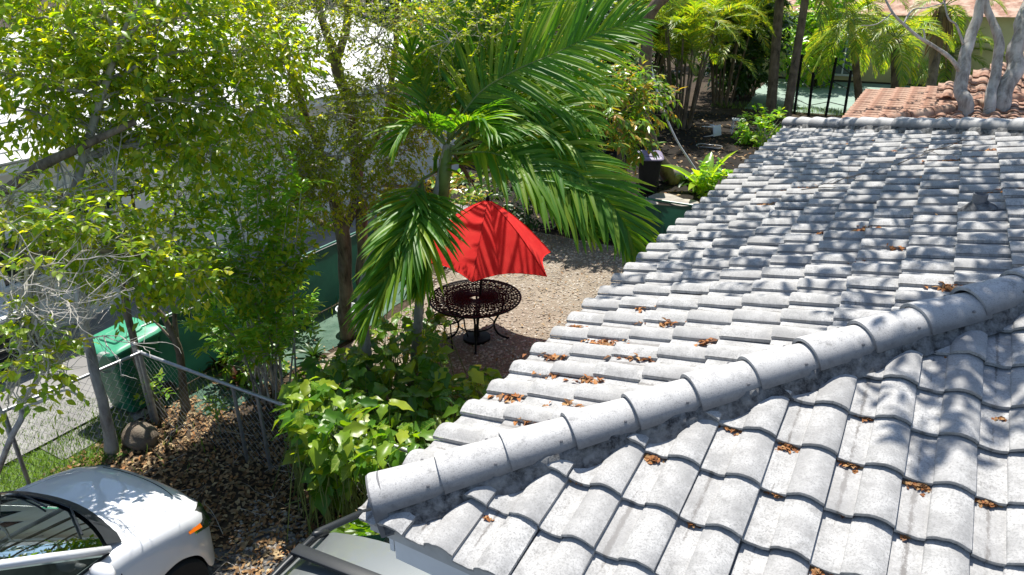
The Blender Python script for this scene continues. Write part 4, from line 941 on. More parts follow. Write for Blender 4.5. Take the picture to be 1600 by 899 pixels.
# green privacy screens on pipe frames
def screen(name_label, P0, P1, h, sag, posts, seed):
    P0 = Vector(P0); P1 = Vector(P1); F = thing('screen_fence', name_label, 'fence', P0); n = 40; d = P1-P0; nn = d.cross(Z).normalized(); rows = []
    for j in range(9):
        row = []
        for i in range(n*2+1):
            t = i/(n*2); ph = (t*posts) % 1; s = sag*4*ph*(1-ph)*(j/8)**2; p = P0.lerp(P1, t)
            row.append(p+Z*(.02+(h-.03-s)*j/8)+nn*(.035*mnoise.noise(Vector((t*d.length*1.6, j*.5, seed)))+.02))
        rows.append(row)
    mb = MB(); mb.grid(rows); mb.build('screen_cloth', M['screen'], F, smooth=True)
    pipe('rail', [P0+Z*h, P1+Z*h], .022, M['green_pipe'], F, 8)
    for k in range(posts+1): q = P0.lerp(P1, k/posts)-nn*.03; pipe('post', [q, q+Z*h], .026, M['green_pipe'], F, 8)
    return F
screen('long dark green privacy screen fence along the concrete path', (-6.28, 2.62, 0), (-6.28, 9.2, 0), 1.12, .02, 3, 1)
screen('dark green privacy screen fence closing the back of the gravel yard', (-3.6, 11.62, 0), (.4, 11.55, 0), 1.02, .09, 2, 2)
# --- wheelie bin
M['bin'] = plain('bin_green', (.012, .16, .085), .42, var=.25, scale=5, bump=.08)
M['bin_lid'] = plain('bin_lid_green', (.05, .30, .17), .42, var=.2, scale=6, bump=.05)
M['rubber'] = plain('black_rubber', (.018, .018, .018), .8, var=.3, scale=20, bump=.1)
def bin_(name, label, o_, yaw, mats, sc=1.0):
    T = thing(name, label, 'bin', o_); Rz = Matrix.Rotation(yaw, 3, 'Z'); X = lambda x, y, z: Vector(o_)+Rz @ Vector((x*sc, y*sc, z*sc))
    rows = []
    for z, hx, hy in ((.04, .22, .24), (.10, .235, .255), (.60, .275, .315), (.93, .30, .35), (.935, .325, .375), (.99, .33, .38)):
        r_ = []
        for i in range(32):
            a = 2*PI*i/32; cx, sx = math.cos(a), math.sin(a); e = .28; r_.append(X(hx*math.copysign(abs(cx)**e, cx), hy*math.copysign(abs(sx)**e, sx), z))
        rows.append(r_)
    mb = MB(); mb.grid(rows, True); mb.f.append(tuple(range(31, -1, -1))); mb.build('body', mats[0], T, smooth=35)
    rows = []
    for z, s in ((.985, 1.05), (1.01, 1.05), (1.035, .98), (1.045, .90), (1.052, .55), (1.075, .52), (1.08, .40)):
        r_ = []
        for i in range(32):
            a = 2*PI*i/32; cx, sx = math.cos(a), math.sin(a); e = .25; r_.append(X(.335*s*math.copysign(abs(cx)**e, cx), .39*s*math.copysign(abs(sx)**e, sx)+.01, z+.03*(sx if s > .3 else 0)))
        rows.append(r_)
    mb = MB(); mb.grid(rows, True); mb.f.append(tuple(range(6*32, 7*32))); mb.build('lid', mats[1], T, smooth=35)
    MB().tube([X(-.25, .42, .93), X(-.25, .47, .97), X(.25, .47, .97), X(.25, .42, .93)], .018*sc, 8).build('handle', mats[0], T, smooth=True)
    for s in (-1, 1): MB().lathe([(.02, -.03), (.12, -.03), (.125, -.015), (.125, .015), (.12, .03), (.02, .03)], X(s*.28, .27, .125), 20, Rz @ Matrix.Rotation(PI/2, 3, 'Y')).build('wheel', M['rubber'], T, smooth=30)
    return T
bc = (at(138, 523, 1.06)+at(236, 530, 1.06))/2
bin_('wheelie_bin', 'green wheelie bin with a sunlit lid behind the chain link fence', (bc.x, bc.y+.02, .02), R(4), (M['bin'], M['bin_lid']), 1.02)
# --- boulder
rk = at(222, 692); RK = MB(); rows = []
for i in range(13):
    ph = PI*i/12; row = []
    for j in range(20):
        th = 2*PI*j/20; d = Vector((math.sin(ph)*math.cos(th), math.sin(ph)*math.sin(th), math.cos(ph))); s = 1+.22*mnoise.noise(d*1.7+Vector((3, 1, 0)))+.07*mnoise.noise(d*5); row.append(rk+Vector((d.x*.25*s, d.y*.19*s, .10+d.z*.17*s)))
    rows.append(row)
RK.grid(rows, True); M['rock'] = plain('limestone_rock', (.24, .19, .14), .9, var=.55, scale=7, bump=.7, bdist=.02, big=(5, (.15, .13, .10)))
tag(RK.build('boulder', M['rock'], None, smooth=True, loc=rk), 'rounded brown boulder lying at the foot of the spindly tree', 'rock')
# --- wrought iron table
M['iron'] = plain('black_iron', (.008, .008, .008), .6, var=.3, scale=30, bump=.1, spec=.18)
tc = at(745, 530); tcz = .73
TB = thing('patio_table', 'round black cast iron patio table with a lattice top under the umbrella', 'table', tc)
RT = 142/2/ (FPX/depth(tc+Z*tcz))
mb = MB(); mb.tube([tc+Vector((RT*math.cos(a), RT*math.sin(a), tcz)) for a in [2*PI*i/48 for i in range(49)]], .017, 8, cap=False); mb.build('rim', M['iron'], TB, smooth=True)
mb = MB()
for rr in (.06, .16, .30, .45, .58):
    q = RT*rr/.62; mb.tube([tc+Vector((q*math.cos(a), q*math.sin(a), tcz-.001*rr)) for a in [2*PI*i/36 for i in range(37)]], .009, 5, cap=False)
for k in range(52):
    for s in (-1, 1):
        mb.tube([tc+Vector((RT*t*math.cos(2*PI*k/52+s*t*1.0), RT*t*math.sin(2*PI*k/52+s*t*1.0), tcz+.002*s)) for t in (.12, .3, .5, .7, .85, .99)], .0088, 4, cap=False)
for ring, nn_, rs in ((.83, 26, .055), (.62, 20, .045), (.38, 14, .04)):
    for k in range(nn_):
        c_ = tc+Vector((RT*ring*math.cos(2*PI*k/nn_), RT*ring*math.sin(2*PI*k/nn_), tcz+.004)); mb.tube([c_+Vector((rs*math.cos(a), rs*math.sin(a), 0)) for a in [2*PI*i/10 for i in range(11)]], .007, 4, cap=False)
mb.build('lattice_top', M['iron'], TB, kind='stuff')
for k in range(4):
    a = PI/4+k*PI/2-.25; u_ = Vector((math.cos(a), math.sin(a), 0))
    mb = MB(); mb.tube(spline([tc+u_*RT*.62+Z*(tcz-.02), tc+u_*RT*.58+Z*.52, tc+u_*RT*.40+Z*.28, tc+u_*RT*.48+Z*.10, tc+u_*RT*.66+Z*.02, tc+u_*RT*.74+Z*.012], 5), .017, 8); mb.build('leg', M['iron'], TB, smooth=True)
mb = MB(); mb.tube([tc+Vector((RT*.40*math.cos(a), RT*.40*math.sin(a), .28)) for a in [2*PI*i/24 for i in range(25)]], .011, 6, cap=False); mb.build('brace_ring', M['iron'], TB, smooth=True)
# --- iron chair lying half behind the bush
ch = at(700, 535); CH = thing('iron_chair', 'black iron patio chair pushed against the table beside the yellow bush', 'chair', ch)
for dx, dy in ((-.2, -.18), (.2, -.18), (-.2, .2), (.2, .2)): pipe('leg', [ch+Vector((dx*1.2, dy*1.2, 0)), ch+Vector((dx, dy, .22)), ch+Vector((dx*.95, dy*.95, .42))], .012, M['iron'], CH, 7)
mb = MB(); mb.tube([ch+Vector((.23*math.cos(a), .23*math.sin(a), .43)) for a in [2*PI*i/24 for i in range(25)]], .013, 6, cap=False)
for k in range(-3, 4): mb.tube([ch+Vector((k*.06, -.21, .43)), ch+Vector((k*.06, .21, .43))], .007, 4); mb.tube([ch+Vector((-.21, k*.06, .432)), ch+Vector((.21, k*.06, .432))], .007, 4)
mb.build('seat', M['iron'], CH, kind='stuff')
mb = MB(); bk = [ch+Vector((-.22+.1*math.cos(a)-.05, .23*math.sin(a-PI/2)*1.0, .43+.36*math.cos((a-PI/2)/1.2))) for a in [PI*i/16 for i in range(17)]]
mb.tube(bk, .013, 6)
for k in range(2, 15, 2): mb.tube([bk[k], Vector((ch.x-.2, bk[k].y*.7+ch.y*.3, .44))], .007, 4)
mb.build('backrest', M['iron'], CH, kind='stuff')
# --- red umbrella, half open
def cloth_mat():
    t = NT('red_canvas'); v = t.coord(); f = t.noise(v, 160, 3); g = t.noise(v, 5, 3); c = t.mix(t.ramp(g, [(.4, 0.), (.65, 1.)]), (.74, .026, .024), (.82, .045, .036)); b = t.bsdf(c, .8, 0, .25)
    tr = t.n('ShaderNodeBsdfTranslucent'); tr.inputs[0].default_value = (.95, .04, .06, 1); mx = t.n('ShaderNodeMixShader'); mx.inputs[0].default_value = .38
    t.l(t.bump(f, .2, .002), b.inputs['Normal']); t.l(b.outputs[0], mx.inputs[1]); t.l(tr.outputs[0], mx.inputs[2]); return t.done(mx)
M['red'] = cloth_mat()
UM = thing('patio_umbrella', 'half open red patio umbrella leaning over the black iron table', 'umbrella', tc)
du = depth(tc+Z*2); apx = P2(762, 313, du); ax = (apx-tc).normalized()
pipe('pole', [tc+Z*.02, apx-ax*.03], .019, M['iron'], UM)
MB().lathe([(.028, 0), (.03, .04), (.012, .08)], apx-ax*.01, 12, ax.to_track_quat('Z', 'Y').to_matrix()).build('finial', M['iron'], UM, smooth=True)
MB().lathe([(.22, 0), (.22, .05), (.05, .07), (.04, .25)], tc, 24).build('base_plate', M['iron'], UM, smooth=40)
sx_ = (_r-ax*_r.dot(ax)).normalized(); sy_ = ax.cross(sx_); NR = 6; rimR, dropH = 1.16, .88
def rib_pt(k, t):
    a = 2*PI*k/NR-.62; d = sx_*math.cos(a)+sy_*math.sin(a); return apx+d*(rimR*t)-ax*(dropH*(t**1.12))+ax*.05*math.sin(PI*t)
rg_ = random.Random(5)
for k in range(NR):
    rows = []; n = 10
    for i in range(11):
        t = .03+.97*i/10; row = []
        for j in range(n+1):
            q = j/n; p = rib_pt(k, t).lerp(rib_pt(k+1, t), q); s = 4*q*(1-q); inn = (apx-ax*dropH*t-p); inn = inn/max(.01, inn.length)
            p = p+inn*s*.10*t*t+ax*(s*.05*max(0, t-.7)/.3)+Vector((mnoise.noise(p*5), mnoise.noise(p*5+Vector((5, 0, 0))), 0))*.018*t*s+Vector((0, 0, 1))*mnoise.noise(Vector((q*7, t*2, k*3)))*.016*t*s; row.append(p)
        rows.append(row)
    MB().grid(rows).build('canopy_panel', M['red'], UM, smooth=True)
    hem = [rib_pt(k, 1.0).lerp(rib_pt(k+1, 1.0), j/12) for j in range(13)]; hem = [p+(apx-ax*dropH-p).normalized()*.10*(4*(j/12)*(1-j/12))+ax*.05*(4*(j/12)*(1-j/12)) for j, p in enumerate(hem)]
    pipe('hem', hem, .007, M['red'], UM, 6); pipe('seam', [rib_pt(k, t)+ax*.004 for t in (.05, .2, .4, .6, .8, 1.0)], .007, M['red'], UM, 6)
    pipe('rib', [rib_pt(k, t)-ax*.012 for t in (.04, .3, .6, .85, 1.0)], .006, M['iron'], UM, 5)
    pipe('strut', [rib_pt(k, .55)-ax*.015, apx-ax*(dropH*.98)], .005, M['iron'], UM, 5)
# hose loop by the trunk
hz = at(462, 470)
# ================================================================== vehicles
M['white_paint'] = plain('white_car_paint', (.70, .71, .73), .28, var=.05, scale=2, bump=0, spec=.5, coat=.8)
M['silver_paint'] = plain('silver_car_paint', (.16, .175, .175), .30, metal=.35, var=.08, scale=2, bump=0, coat=.9)
M['trim'] = plain('black_trim', (.015, .018, .022), .45, var=.2, scale=20, bump=.05)
M['tyre'] = plain('tyre', (.016, .016, .016), .85, var=.3, scale=30, bump=.2)
M['alloy'] = plain('alloy', (.45, .46, .47), .3, metal=.9, var=.1, scale=5, bump=0)
SVK = [1.0]
def sv(*a): return tuple(q*SVK[0] for q in a)
def glass_mat(name, tint, rough=.02, boost=.05):
    t = NT(name); g = t.n('ShaderNodeBsdfGlossy'); g.inputs['Roughness'].default_value = rough; g.inputs[0].default_value = (.58, .64, .62, 1)
    tr = t.n('ShaderNodeBsdfTransparent'); tr.inputs[0].default_value = (*tint, 1); fr = t.n('ShaderNodeFresnel'); fr.inputs[0].default_value = 1.55
    mx = t.n('ShaderNodeMixShader'); t.l(t.math('ADD', t.math('MULTIPLY', fr.outputs[0], .9), boost), mx.inputs[0]); t.l(tr.outputs[0], mx.inputs[1]); t.l(g.outputs[0], mx.inputs[2]); return t.done(mx)
M['glass'] = glass_mat('tinted_glass', (.13, .17, .16))
M['glass_dark'] = glass_mat('dark_side_glass', (.05, .06, .06))
M['lamp_glass'] = glass_mat('lamp_glass', (.9, .9, .9), .02, .0)
M['amber'] = plain('amber_lens', (.75, .16, .01), .2, var=.1, scale=8, bump=0)
M['chrome'] = plain('lamp_reflector', (.55, .56, .56), .2, metal=.9, var=.1, bump=0)
M['interior'] = plain('car_interior', (.035, .036, .036), .8, var=.4, scale=8, bump=.1)
def suv(name, label, base, yaw, paint, W_=1.80, rails=False, roofbars=False, H=1.62, sc=1.0, rake=.83, tum=.60, kk=None):
    """x right, y forward, z up; origin on the ground under the middle of the front axle"""
    T = thing(name, label, 'car', base); Rz = Matrix.Rotation(-yaw, 3, 'Z'); o = Vector(base)
    X = lambda x, y, z: o+Rz @ Vector((x*sc, y*sc, z*sc)); h = W_/2; fy = lambda y: y if y < -.6 else -.6+(y+.6)*.72
    k = kk or H/1.62; SVK[0] = sc
    # stations along y: (y, half width at belt, z bottom, z belt/shoulder, z top centre, half width of top plateau)
    st = [(.86, .40, .42, .62, .66, .25), (.83, .58, .30, .68, .74, .38), (.74, .72, .24, .72, .83, .50), (.58, .82, .22, .76, .90, .58), (.35, .885, .22, .83, .96, .63), (.05, .90, .22, .88, 1.0, .66), (-.25, .90, .22, .92, 1.03, .68), (-.55, .90, .22, .95, 1.06, .69), (-.9, .90, .22, .97, 1.07, .69), (-1.5, .90, .22, .98, 1.05, .69), (-2.4, .90, .22, 1.0, 1.06, .69), (-2.9, .89, .25, 1.02, 1.08, .69), (-3.35, .84, .3, 1.02, 1.08, .66), (-3.5, .76, .4, .98, 1.02, .6)]
    st = [(fy(a[0]),)+a[1:] for a in st]
    N = 9; rows = []; arch_y = (-.20, -2.75)
    def hw(y): return np.interp(-y, [-s_[0] for s_ in st], [s_[1] for s_ in st])
    ys = sorted(set([s_[0] for s_ in st]+[v for a in arch_y for v in (a+.37, a+.34, a+.24, a+.12, a, a-.12, a-.24, a-.34, a-.37)]), reverse=True)
    def stv(y, c): return float(np.interp(-y, [-s_[0] for s_ in st], [s_[c] for s_ in st]))
    for y in ys:
        wv, zb, zs, zt, pw = (stv(y, c) for c in (1, 2, 3, 4, 5)); zb0 = zb
        for a in arch_y:
            if abs(y-a) <= .371: zb = max(zb, (.34+math.sqrt(max(0, .37**2-(y-a)**2)))/k)
        f = h/.90; half = [(0, zt), (pw*.5, zt-.004), (pw*.85, zt-.018), (pw, zt-.04), ((pw+wv)/2+.02, (zt+zs)/2+.005), (wv-.025, zs+.005), (wv-.002, zs-.07), (wv, min(max(zs-.28, zb+.03), zs-.08)), (wv-.02, zb)]
        row = [X(-p[0]*f, y, p[1]*k) for p in reversed(half)]+[X(p[0]*f, y, p[1]*k) for p in half[1:]]
        rows.append(row)
    mb = MB(); mb.grid(rows); mb.f.append(tuple(range(16, -1, -1))); b_ = mb.build('body', paint, T, smooth=42)
    sd = b_.modifiers.new('smooth', 'SUBSURF'); sd.levels = sd.render_levels = 1
    def surf(x, y, off=.004):
        wv, zs, zt, pw = (stv(y, c) for c in (1, 3, 4, 5)); f = h/.90; ax_ = abs(x); zz = float(np.interp(ax_, [0, pw*.5, pw*.85, pw, (pw+wv)/2+.02, wv-.025], [zt, zt-.004, zt-.018, zt-.04, (zt+zs)/2+.005, zs+.005])); return X(x*f, y, zz*k+off)
    def gap(pts): MB().tube(pts, .0045, 4).build('panel_gap', M['trim'], T)
    for s_ in (-1, 1):
        gap([surf(s_*stv(y, 5)*1.04, y, -.002) for y in np.linspace(-.52, fy(.52), 9)])
        gap([X(s_*(h+.002), -.66, z*k) for z in (.88, .7, .5, .35)]); gap([X(s_*(h+.002), -1.75, z*k) for z in (.92, .7, .5, .35)])
        MB().tube([X(s_*(h+.02), -1.50, .80*k), X(s_*(h+.03), -1.58, .805*k), X(s_*(h+.02), -1.66, .80*k)], .014, 6).build('door_handle', paint, T, smooth=True)
    gap([surf(x, fy(.60)-.25*x*x, -.002) for x in np.linspace(-.5, .5, 11)])
    # black lower valance and inner arches
    mb = MB(); mb.box(X(0, -1.5, .30), sv(W_*.80, 3.3, .22), Rz.to_4x4()); mb.build('underbody', M['trim'], T)
    mb = MB(); mb.tube([X(-.60*h/.9, fy(.70), .30), X(-.3, fy(.85), .28), X(.3, fy(.85), .28), X(.60*h/.9, fy(.70), .30)], .07, 8); mb.build('front_valance', M['trim'], T, smooth=True)
    # greenhouse
    cy, ry0, ry1 = -.62, -.62-rake, -3.0; zc, zr = 1.055*k, H-.03; wb, wr = .76*h/.9, tum*h/.9
    def gh(x, t, y0=cy, y1=ry0, bow=.16): return X(x*(wb+(wr-wb)*t), y0+(y1-y0)*t+bow*(1-x*x)*(1-.55*t), zc+(zr-zc)*t+.03*(1-x*x)*t)
    rows = [[gh(-1+2*j/12, i/6) for j in range(13)] for i in range(7)]
    MB().grid(rows).build('windshield', M['glass'], T, smooth=True)
    rows = [[gh(-1+2*j/12, tt)+Rz @ Vector((0, .02, .012)) for j in range(13)] for tt in (-.11, .035)]
    MB().grid(rows).build('cowl', M['trim'], T, smooth=True)
    mb = MB()
    for s in (-.75, .05): mb.tube([gh(s, .0)+Vector((0, 0, .025)), gh(s+.35, .10)+Vector((0, 0, .02)), gh(s+.70, .16)+Vector((0, 0, .02))], .009, 6)
    wp = mb.build('wiper', M['trim'], T)
    # roof
    rows = []
    for i in range(9):
        t = i/8; y = ry0+(ry1-ry0)*t; rows.append([X(x*(wr+.015)*(1 if abs(x) < 1 else 1.02), y+.07*(1-x*x)*(1-t)+.0, zr+.045*(1-x*x)+.03*math.sin(PI*min(1, t*1.1))-(.03 if abs(x) == 1 else 0)) for x in [-1+2*j/12 for j in range(13)]])
    MB().grid(rows).build('roof', paint, T, smooth=True)
    for s in (-1, 1):
        P = lambda x, y, z: X(s*x, y, z)
        MB().tube([P(wb+.03, cy-.02, zc-.01), P((wb+wr)/2+.02, (cy+ry0)/2-.02, (zc+zr)/2), P(wr+.012, ry0, zr-.01), P(wr+.012, -2.2, zr+.005), P(wr, ry1, zr-.01), P(wb-.06, -3.35, zc+.02)], .036, 8).build('pillar', paint if not rails else M['trim'], T, smooth=True)
        w0, w1 = wb+.045, wr+.01
        rows = [[P(w0+(w1-w0)*t-.01, (1-t)*(-.72)+t*(ry0-.05) if q == 0 else ((-.72-(1.05)*q)*(1-t)+(ry0-.05-.55*q)*t), zc-.015+(zr-zc-.02)*t) for q in (0, .5, 1)] for t in (0, .33, .66, 1)]
        MB().grid(rows).build('side_window', M['glass_dark'], T, smooth=True)
        rows = [[P(w0+(w1-w0)*t-.012, (-1.82-.95*q)*(1-t)+(-2.10-.5*q)*t, zc-.015+(zr-zc-.02)*t) for q in (0, .5, 1)] for t in (0, .33, .66, 1)]
        MB().grid(rows).build('side_window', M['glass_dark'], T, smooth=True)
        MB().tube([P(w0+.005, -.66, zc-.02), P(w0+.02, -1.8, zc-.03), P(w0, -2.9, zc-.01)], .014, 6).build('window_trim', M['trim'], T, smooth=True)
        # mirror
        mb = MB(); rows = []
        for i in range(9):
            ph = PI*i/8; rows.append([P(h+(.13 if not rails else .0)+(.12 if not rails else .03)*math.cos(ph), -.86+.075*math.sin(ph)*math.cos(a), zc+.04+.085*math.sin(ph)*math.sin(a)) for a in [2*PI*j/12 for j in range(12)]])
        mb.grid(rows, True); mb.tube([P(h-.05, -.84, zc-.02), P(h+.08, -.86, zc+.02)], .025, 6); mb.build('mirror', paint if not rails else M['trim'], T, smooth=True)
        # headlight: reflector, amber corner, clear cover following the fender
        def hl(u, v): # u along fender from front to rear, v from low to high
            y = fy(.70-.44*u); f = h/.9; wv = stv(y, 1); zs = stv(y, 3); zt = stv(y, 4); pw = stv(y, 5)
            x = (wv+.004)*(1-v)+(pw*.5+wv*.5-.01)*v; z = (zs-.13)*(1-v)+((zs+zt)/2+.008)*v; return P(x*f+.006, y+.02*(1-u), z*k+.006)
        rows = [[hl(u*.82+.0, .05+.9*v*(1-.45*u)) for u in [i/8 for i in range(9)]] for v in [j/5 for j in range(6)]]
        hd = MB().grid(rows).build('headlight', M['chrome'], T, smooth=True)
        rows = [[hl(.50+u*.50, .12+.62*v*(.9-.55*u)) + Rz @ Vector((s*.012, 0, .013)) for u in [i/5 for i in range(6)]] for v in [j/4 for j in range(5)]]
        MB().grid(rows).build('indicator_lens', M['amber'], hd, smooth=True)
        rows = [[hl(u*.84, .03+.94*v*(1-.45*u)) + Rz @ Vector((s*.010, .004, .010)) for u in [i/8 for i in range(9)]] for v in [j/5 for j in range(6)]]
        MB().grid(rows).build('lamp_cover', M['lamp_glass'], hd, smooth=True)
        for y in arch_y:
            Mx = Rz @ Matrix.Rotation(PI/2, 3, 'Y'); c_ = P(h-.12, y, .34)
            wl = MB().lathe([(a_*sc, b_*sc) for a_, b_ in ((.20, -.10), (.31, -.11), (.335, -.08), (.34, 0), (.335, .08), (.31, .11), (.22, .10))], c_, 32, Mx).build('wheel', M['tyre'], T, smooth=40)
            mb = MB(); mb.lathe([(a_*sc, b_*sc) for a_, b_ in ((.05, .0), (.21, -.02), (.225, .0), (.22, .02), (.05, .03))], P(h-.055, y, .34), 24, Mx)
            for q in range(5):
                a = 2*PI*q/5; mb.box(P(h-.03, y+.11*math.cos(a), .34+.11*math.sin(a)), (.02, .05, .2), (Rz @ Matrix.Rotation(-a+PI/2, 3, 'X')).to_4x4())
            mb.build('rim', M['alloy'], wl, kind='stuff')
            MB().lathe([(a_*sc, b_*sc) for a_, b_ in ((.37, -.24), (.385, 0), (.38, .02))], c_, 28, Mx, cap=False).build('wheel_arch', M['trim'], T, smooth=True)
        if rails:
            MB().tube([P(wr-.05, ry0-.02, zr+.02), P(wr-.05, ry0-.16, zr+.085), P(wr-.05, -2.2, zr+.095), P(wr-.05, -2.9, zr+.08), P(wr-.05, -3.0, zr+.02)], .020, 8).build('roof_rail', M['trim'] if s > 0 else M['trim'], T, smooth=True)
            MB().tube([P(wr-.05, ry0-.0, zr+.015), P(wr-.05, ry0-.13, zr+.10)], .022, 8).build('rail_end', M['trim'], T, smooth=True)
    mb = MB(); mb.box(X(0, -.95, .98*k), sv(W_*.72, .45, .10), Rz.to_4x4(), .03); mb.box(X(0, -2.0, .45), sv(W_*.8, 2.6, .5), Rz.to_4x4()); mb.build('dashboard', M['interior'], T, smooth=30)
    for s in (-1, 1):
        mb = MB(); mb.box(X(s*.36, -1.75, 1.0), sv(.48, .16, .70), (Rz @ Matrix.Rotation(.25, 3, 'X')).to_4x4(), .05); mb.box(X(s*.36, -1.84, 1.40), sv(.26, .10, .18), Rz.to_4x4(), .04); mb.build('seat', M['interior'], T, smooth=30)
    MB().tube([X(-.36+.18*math.cos(a), -1.22+.07*math.sin(a), 1.02+.17*math.sin(a)) for a in [2*PI*i/20 for i in range(21)]], .014, 6, cap=False).build('steering_wheel', M['trim'], T, smooth=True)
    mb = MB(); mb.box(X(0, fy(.875), .60*k), (.62, .03, .10), Rz.to_4x4(), .01); mb.build('grille', M['trim'], T)
    if roofbars:
        for y in (ry0-.30, ry0-1.15):
            rows = []
            mb = MB(); mb.box(X(0, y, zr+.115), sv(2*(wr-.03), .095, .03), Rz.to_4x4(), .01); mb.build('crossbar', M['trim'], T, smooth=30)
    return T
suv('white_car', 'white crossover car parked nose toward the leaf covered fence', (-3.54, .54, 0), R(-4), M['white_paint'], sc=.96, tum=.70, kk=1.19, H=1.80)
suv('silver_car', 'silver car with black roof crossbars tucked against the house eave', (-.40, 2.40, 0), R(-5), M['silver_paint'], W_=1.80, rails=True, roofbars=True, H=1.76, rake=1.15, tum=.68)
# ================================================================== neighbouring houses and the far garden
M['white_wall'] = plain('white_stucco', (.80, .79, .76), .9, var=.12, scale=2.5, bump=.4)
M['white_tile'] = plain('white_roof_tile', (.56, .56, .55), .7, var=.15, scale=6, bump=.2)
M['dark_glass'] = plain('dark_window', (.02, .026, .035), .08, var=.2, scale=3, bump=0, spec=.8)
M['frame_white'] = plain('white_frame', (.72, .73, .74), .5, var=.08, bump=0)
M['yellow_wall'] = plain('yellow_stucco', (.54, .47, .24), .85, var=.1, scale=3, bump=.3)
M['terracotta'] = plain('terracotta_tile', (.36, .19, .125), .9, var=.5, scale=9, bump=.4, big=(2.2, (.44, .31, .23)))
M['terra_edge'] = plain('roof_edge_yellow', (.50, .36, .17), .8, var=.3, scale=6)
NX = -9.6
NH = thing('white_house', 'white stucco house with a white tiled roof beyond the concrete path', 'house', (NX, 5, 0))
mb = MB(); mb.box((NX-3.5, 4.5, 1.45), (7, 21, 2.9)); mb.build('wall', M['white_wall'], NH)
mb = MB(); mb.box((NX+.38, 4.5, 2.86), (.03, 21.9, .18)); mb.build('fascia', M['frame_white'], NH)
SLN = .30; ex = NX+.42
mb = MB(); mb.add([(ex, -6.4, 2.90), (ex, 15.4, 2.90), (ex-5, 15.4, 2.90+5*SLN), (ex-5, -6.4, 2.90+5*SLN), (ex-10, -6.4, 2.90), (ex-10, 15.4, 2.90)], [(0, 1, 2, 3), (3, 2, 5, 4)]); rf = mb.build('roof', M['white_tile'], NH)
me = None; cnt = 0; rt = random.Random(4); many = MB()
for c in range(16):
    for k in range(30):
        y = 1.2+k*.36+(.18 if c % 2 else 0); x = ex-.30*c-.15; z = 2.90+(ex-x)*SLN+.03
        if not (k < 26): continue
        Mx = Matrix.Rotation(math.atan(SLN)-.07+rt.gauss(0, .01), 4, 'Y')
        if cnt < 300:
            if me is None:
                q = MB(); q.box((NX, 5, 0), (.35, .352, .026), None, .004); ob0 = q.build('roof_tile', M['white_tile'], rf); me = ob0.data; ob = ob0
            else: ob = bpy.data.objects.new('roof_tile', me); COL.objects.link(ob); ob.parent = rf
            Mx.translation = Vector((x, y, z))-Vector((NX, 5, 0)); ob.matrix_local = Mx; cnt += 1
        else: many.box((x, y, z), (.35, .352, .026), Mx.to_3x3())
many.build('roof_tile', M['white_tile'], rf, kind='stuff')
for (a, b) in (((4, 452), (128, 388)), ((95, 350), (180, 318)), ((470, 300), (520, 268))):
    p = atX(a[0], a[1], NX); q = atX(b[0], b[1], NX); y0, y1 = sorted((p.y, q.y)); z0 = max(.5, min(p.z, q.z)); z1 = min(2.4, max(p.z, q.z)+.5)
    mb = MB(); yc, zc_ = (y0+y1)/2, (z0+z1)/2; mb.box((NX+.02, yc, z1), (.08, y1-y0+.1, .06)); mb.box((NX+.03, yc, z0), (.12, y1-y0+.16, .06)); mb.box((NX+.02, y0, zc_), (.075, .06, z1-z0-.06)); mb.box((NX+.02, y1, zc_), (.075, .06, z1-z0-.06)); mb.box((NX+.021, yc, zc_), (.06, .04, z1-z0-.06))
    wn = mb.build('window', M['frame_white'], NH); mb = MB(); mb.box((NX+.008, yc, zc_), (.03, y1-y0-.06, z1-z0-.06)); mb.build('pane', M['dark_glass'], wn)
# air conditioner on the path
ao = Vector((-9.0, 2.05, .05)); AC = thing('air_conditioner', 'grey air conditioner with a dark louvred side against the white house wall', 'air conditioner', ao)
M['ac'] = plain('ac_casing', (.42, .43, .45), .5, var=.1, scale=4, bump=.05)
mb = MB(); mb.box(ao+Vector((0, 0, .45)), (.86, .9, .86), None, .03); mb.build('casing', M['ac'], AC, smooth=30)
mb = MB(); mb.box(ao+Vector((0, 0, .90)), (.92, .96, .05), None, .015); mb.build('lid', M['frame_white'], AC, smooth=30)
for f in range(9):
    mb = MB(); mb.box(ao+Vector((.437, .0, .18+f*.075)), (.03, .66, .03), Matrix.Rotation(.5, 3, 'Y')); mb.build('louvre', M['trim'], AC)
mb = MB(); mb.box(ao+Vector((.425, 0, .48)), (.02, .7, .70)); mb.build('grille_back', M['trim'], AC)
# ---- dark storage and white chairs in the far garden
BBN = bin_('garden_bin', 'black garden bin with a purple grey lid under the mango tree', at(1012, 300)+Vector((0, 0, .006)), R(25), (M['rubber'], plain('bin_lid_purple', (.22, .19, .28), .4, var=.2, bump=.05)), .95)
M['teal'] = plain('teal_bag', (.02, .13, .14), .5, var=.4, scale=8, bump=.3)
M['stone'] = plain('path_stone', (.34, .31, .27), .9, var=.4, scale=6, bump=.5)
sk = at(1045, 285)+Vector((0, 0, .0)); 
rows = []
for i in range(9):
    ph = PI*i/8; rows.append([sk+Vector((.34*math.sin(ph)*math.cos(a)*(1+.2*mnoise.noise(Vector((a*2, ph*2, 2)))), .26*math.sin(ph)*math.sin(a), .22+.24*math.cos(ph))) for a in [2*PI*j/16 for j in range(16)]])
mb = MB(); mb.grid(rows, True); tag(mb.build('rubble_sack', M['stone'], None, smooth=True, loc=sk), 'slumped grey sack lying right of the black garden bin', 'sack')
stn = 0
